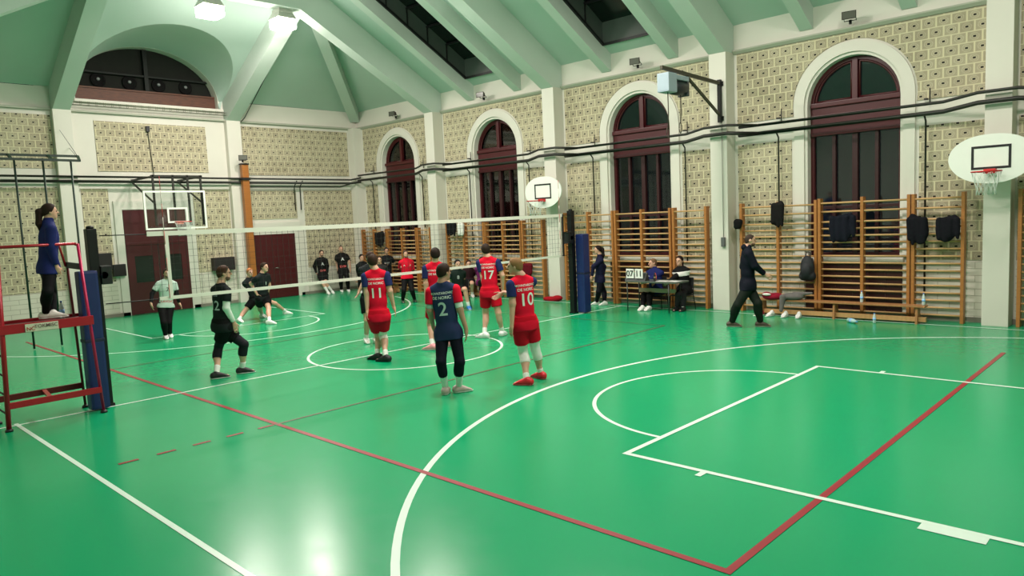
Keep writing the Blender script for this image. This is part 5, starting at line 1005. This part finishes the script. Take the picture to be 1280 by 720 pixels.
person(POSES['red_behind'], 'player in red kit and pinkish shoes standing just behind player 2', redkit(shoe=(226, 150, 156), hair=(40, 30, 26), text=NAME), PLG)
person(POSES['thirteen'], 'bearded player in black kit with white right arm sleeve, left of the net', darkkit(top=dict(name='dark_jersey', col=(44, 50, 52), sleeve=.6), shoe=(22, 22, 24), sole=(230, 230, 226), beard=1, hair=(70, 46, 34), bands=[('R', 'arm', 0, 0, (226, 228, 222), .008)]+[(s, 'knee', .35, .45, (32, 32, 38), .008) for s in 'LR'], sock_top=.7, h=.010, text=(('12', .22, (0, .46), False, (190, 190, 196)), ('KLUB', .06, (0, .72), False, (170, 170, 176)))), PLG)
person(POSES['libero'], 'player in white shirt over long black sleeves, facing camera near the red double door', darkkit(top=dict(name='white_jersey', col=(190, 210, 198), sleeve=.66, hem=-.02), bottom=dict(kind='long', name='black_trousers', col=(24, 22, 24), g=.012), beard=1, shoe=(226, 226, 226), bands=[(s, 'arm', 0, 0, (24, 24, 26), .007) for s in 'LR'], text=(('7', .13, (.0, .62), True, (40, 50, 50)), ('LAVOVI', .07, (0, .18), True, (190, 60, 60)))), PLG)
person(POSES['crouch'], 'player in dark jersey bending forward in front of the right door', darkkit(text=(('1', .13, (0, .6), True, WHT),)), PLG)
person(POSES['lunge'], 'fair-haired player in black stretched in a wide side lunge behind another', darkkit(hair=(176, 112, 70), bands=[('R', 'upper', .7, 1, BLK, .012), ('R', 'fore', 0, .2, BLK, .012)]), PLG)
person(POSES['hidden'], 'player in black kit with a black wrist guard, almost hidden behind player 11', darkkit(bands=[('R', 'glove', 0, 0, BLK, .007)]), PLG)
WG = 'people watching from the walls'
person(POSES['wallman'], 'man in black long-sleeved top and shorts leaning on the end wall, white shins', darkkit(top=dict(name='black_top', col=(30, 28, 28), sleeve=2, g=.02), beard=1, sock_top=.25, h=.014, text=(('A', .16, (0, .62), True, (190, 190, 190)), ('BVM', .1, (0, .25), True, (200, 90, 90)))), WG)
person(POSES['walltee'], 'man in black T-shirt with red and white print standing at the end wall', darkkit(top=dict(name='black_top', col=(30, 28, 28), sleeve=.66, g=.022), bottom=dict(kind='long', name='black_trousers', col=(24, 22, 24), g=.014), hair=(120, 96, 78), hair_g=.003, h=.014, bulk=1.12, text=(('A', .16, (0, .66), True, (220, 220, 220)), ('BVM', .12, (0, .25), True, (210, 90, 90)))), WG)
person(POSES['corner_seated'], 'person in black jacket and cap-dark hair sitting low in the corner', darkkit(top=dict(name='dark_jacket', col=(40, 42, 42), sleeve=2, g=.022), bottom=dict(kind='long', name='black_trousers', col=(24, 22, 24), g=.014), hair=(26, 24, 24), h=.014), WG)
person(POSES['grey'], 'person with pale face sitting half hidden behind player 11 in dark grey top', darkkit(top=dict(name='grey_top', col=(70, 66, 66), sleeve=2, g=.02), bottom=dict(kind='long', name='black_trousers', col=(24, 22, 24), g=.014), h=.014), WG)
person(POSES['blacktee'], 'man in plain black T-shirt standing with bent arms by the wall bars', darkkit(top=dict(name='black_tee', col=(28, 30, 34), sleeve=.7, g=.02), bottom=dict(kind='long', name='dark_red_trousers', col=(58, 24, 26), g=.014), h=.014, hair=(30, 26, 26), **SK3, text=(('SPORT', .06, (0, .62), True, (160, 160, 160)),)), WG)
person(POSES['redcoach'], 'man in red tracksuit top and black trousers with folded arms', darkkit(top=dict(name='red_jacket', col=(222, 20, 48), sleeve=2, g=.024, hem=-.01, collar=1, part='jacket'), bottom=dict(kind='long', name='black_trousers', col=(24, 22, 24), g=.014), shoe=(30, 60, 44), sole=(30, 50, 40), beard=1, h=.013, hair=(70, 54, 44), text=(('A', .07, (.08, .68), True, WHT),)), WG)
person(POSES['seat_green'], 'seated player in dark green jersey with bare legs and blue shoes', darkkit(shoe=(30, 110, 180), hair=(30, 26, 24), top=dict(name='green_black_jersey', col=(30, 48, 42), sleeve=.66), text=(('8', .13, (0, .6), True, (170, 180, 175)),)), WG)
person(POSES['seat_maroon'], 'person in dark maroon top sitting on the bench by the wall bars', darkkit(top=dict(name='maroon_top', col=(58, 30, 36), sleeve=.66, g=.02), h=.014), WG)
person(POSES['seat_purple'], 'person in purple jacket sitting on the bench, mostly behind player 17', darkkit(top=dict(name='purple_jacket', col=(110, 36, 92), sleeve=2, g=.02, part='jacket'), bottom=dict(kind='long', name='black_trousers', col=(24, 22, 24), g=.014), h=.014), WG)
person(POSES['girl'], 'woman in navy tracksuit with dark tied hair standing beside the right net post', darkkit(top=dict(name='navy_tracksuit', col=(34, 36, 72), sleeve=2, g=.018, collar=1, part='jacket'), bottom=dict(kind='long', name='navy_trousers', col=(22, 22, 34), g=.012), female=1, hairstyle='ponytail', hair=(34, 24, 24), h=.012, text=(('A', .05, (-.06, .7), True, WHT),)), WG)
TG = 'officials at the scoring table'
person(POSES['table_blue'], 'man in blue jacket seated at the scoring table behind the score cards', darkkit(top=dict(name='blue_jacket', col=(32, 40, 98), sleeve=2, g=.024, collar=1, part='jacket'), bottom=dict(kind='long', name='black_trousers', col=(24, 22, 24), g=.014), hair=(110, 84, 62), hair_g=.004, h=.012, text=(('O', .07, (.1, .66), True, WHT),)), TG)
def stripe(root, L_):
    F = Field(.012); T3, P, up, L, H, sh, rt, E = L_['T3'], L_['P'], L_['up'], L_['L'], L_['H'], L_['sh'], L_['rt'], L_['E']
    F.piece(L_['torso'](.029)+[L_['upper'](s, .026, 0, .7) for s in 'LR'], [(up, P+up*.80*L), (-up, P+up*.60*L)], k=.03); F.mesh('white_stripe', mat('white_knit', (224, 224, 218), .8), root)
person(POSES['table_stripe'], 'woman in black sweater with a white chest stripe seated at the scoring table', darkkit(top=dict(name='black_knit', col=(28, 28, 30), sleeve=2, g=.024, part='sweater'), bottom=dict(kind='long', name='grey_trousers', col=(50, 50, 52), g=.014), female=1, hairstyle='long', hair=(36, 24, 22), h=.012, shoe=BLK, sole=BLK, extra=stripe), TG)
person(POSES['walker'], 'man in dark blue hooded top and dark green trousers walking right past the bars', darkkit(top=dict(name='dark_blue_hoodie', col=(24, 28, 44), sleeve=2, g=.028, hood=1, part='hooded_top', hem=-.07), bottom=dict(kind='long', name='dark_green_trousers', col=(36, 46, 38), g=.02), hair=(60, 48, 42), hair_g=.002, beard=1, shoe=(70, 56, 44), sole=(180, 172, 160), h=.011))
person(POSES['referee'], 'woman referee in blue jacket with long dark ponytail standing on the red referee stand', darkkit(top=dict(name='referee_jacket', col=(34, 42, 100), sleeve=2, g=.02, collar=1, part='jacket', hem=-.06), bottom=dict(kind='long', name='black_leggings', col=(22, 22, 26), g=.010), female=1, hairstyle='ponytail', hair=(44, 30, 28), shoe=(226, 216, 210), h=.011, text=(('A', .05, (.07, .66), True, WHT),)))

# ---- chairs under the seated people, and lettering on flat things
def seat_under(nm, label, rz):
    p = POSES[nm]; x = p['at'][0]+p['P'][0]; y = p['at'][1]+p['P'][1]-(.1 if nm == 'table_stripe' else 0); z = p['at'][2]+p['P'][2]-.075*p['H']; chair(x, y, rz, label, z-.02)
seat_under('seat_green', 'black chair under the seated player in dark green', -.2)
seat_under('table_blue', 'black chair under the man in the blue jacket', .2)
seat_under('table_stripe', 'black chair under the woman in the striped sweater', .0)
for (tx, sz_, p), par, col in put_later:
    lettering_flat(tx, sz_, p, (0, 1, 0), (0, 0, 1), (1, 0, 0), par, col)
    bpy.context.view_layer.update(); par.children[-1].matrix_parent_inverse = par.matrix_world.inverted()
for card, tx, cx_ in sgc:
    lettering_flat(tx, .2, (1.12+cx_, 10.6-.103, .735+.172), (1, 0, 0), (0, 0, 1), (0, -1, 0), card, (24, 24, 24))
    card.children[-1].matrix_parent_inverse = card.matrix_world.inverted()
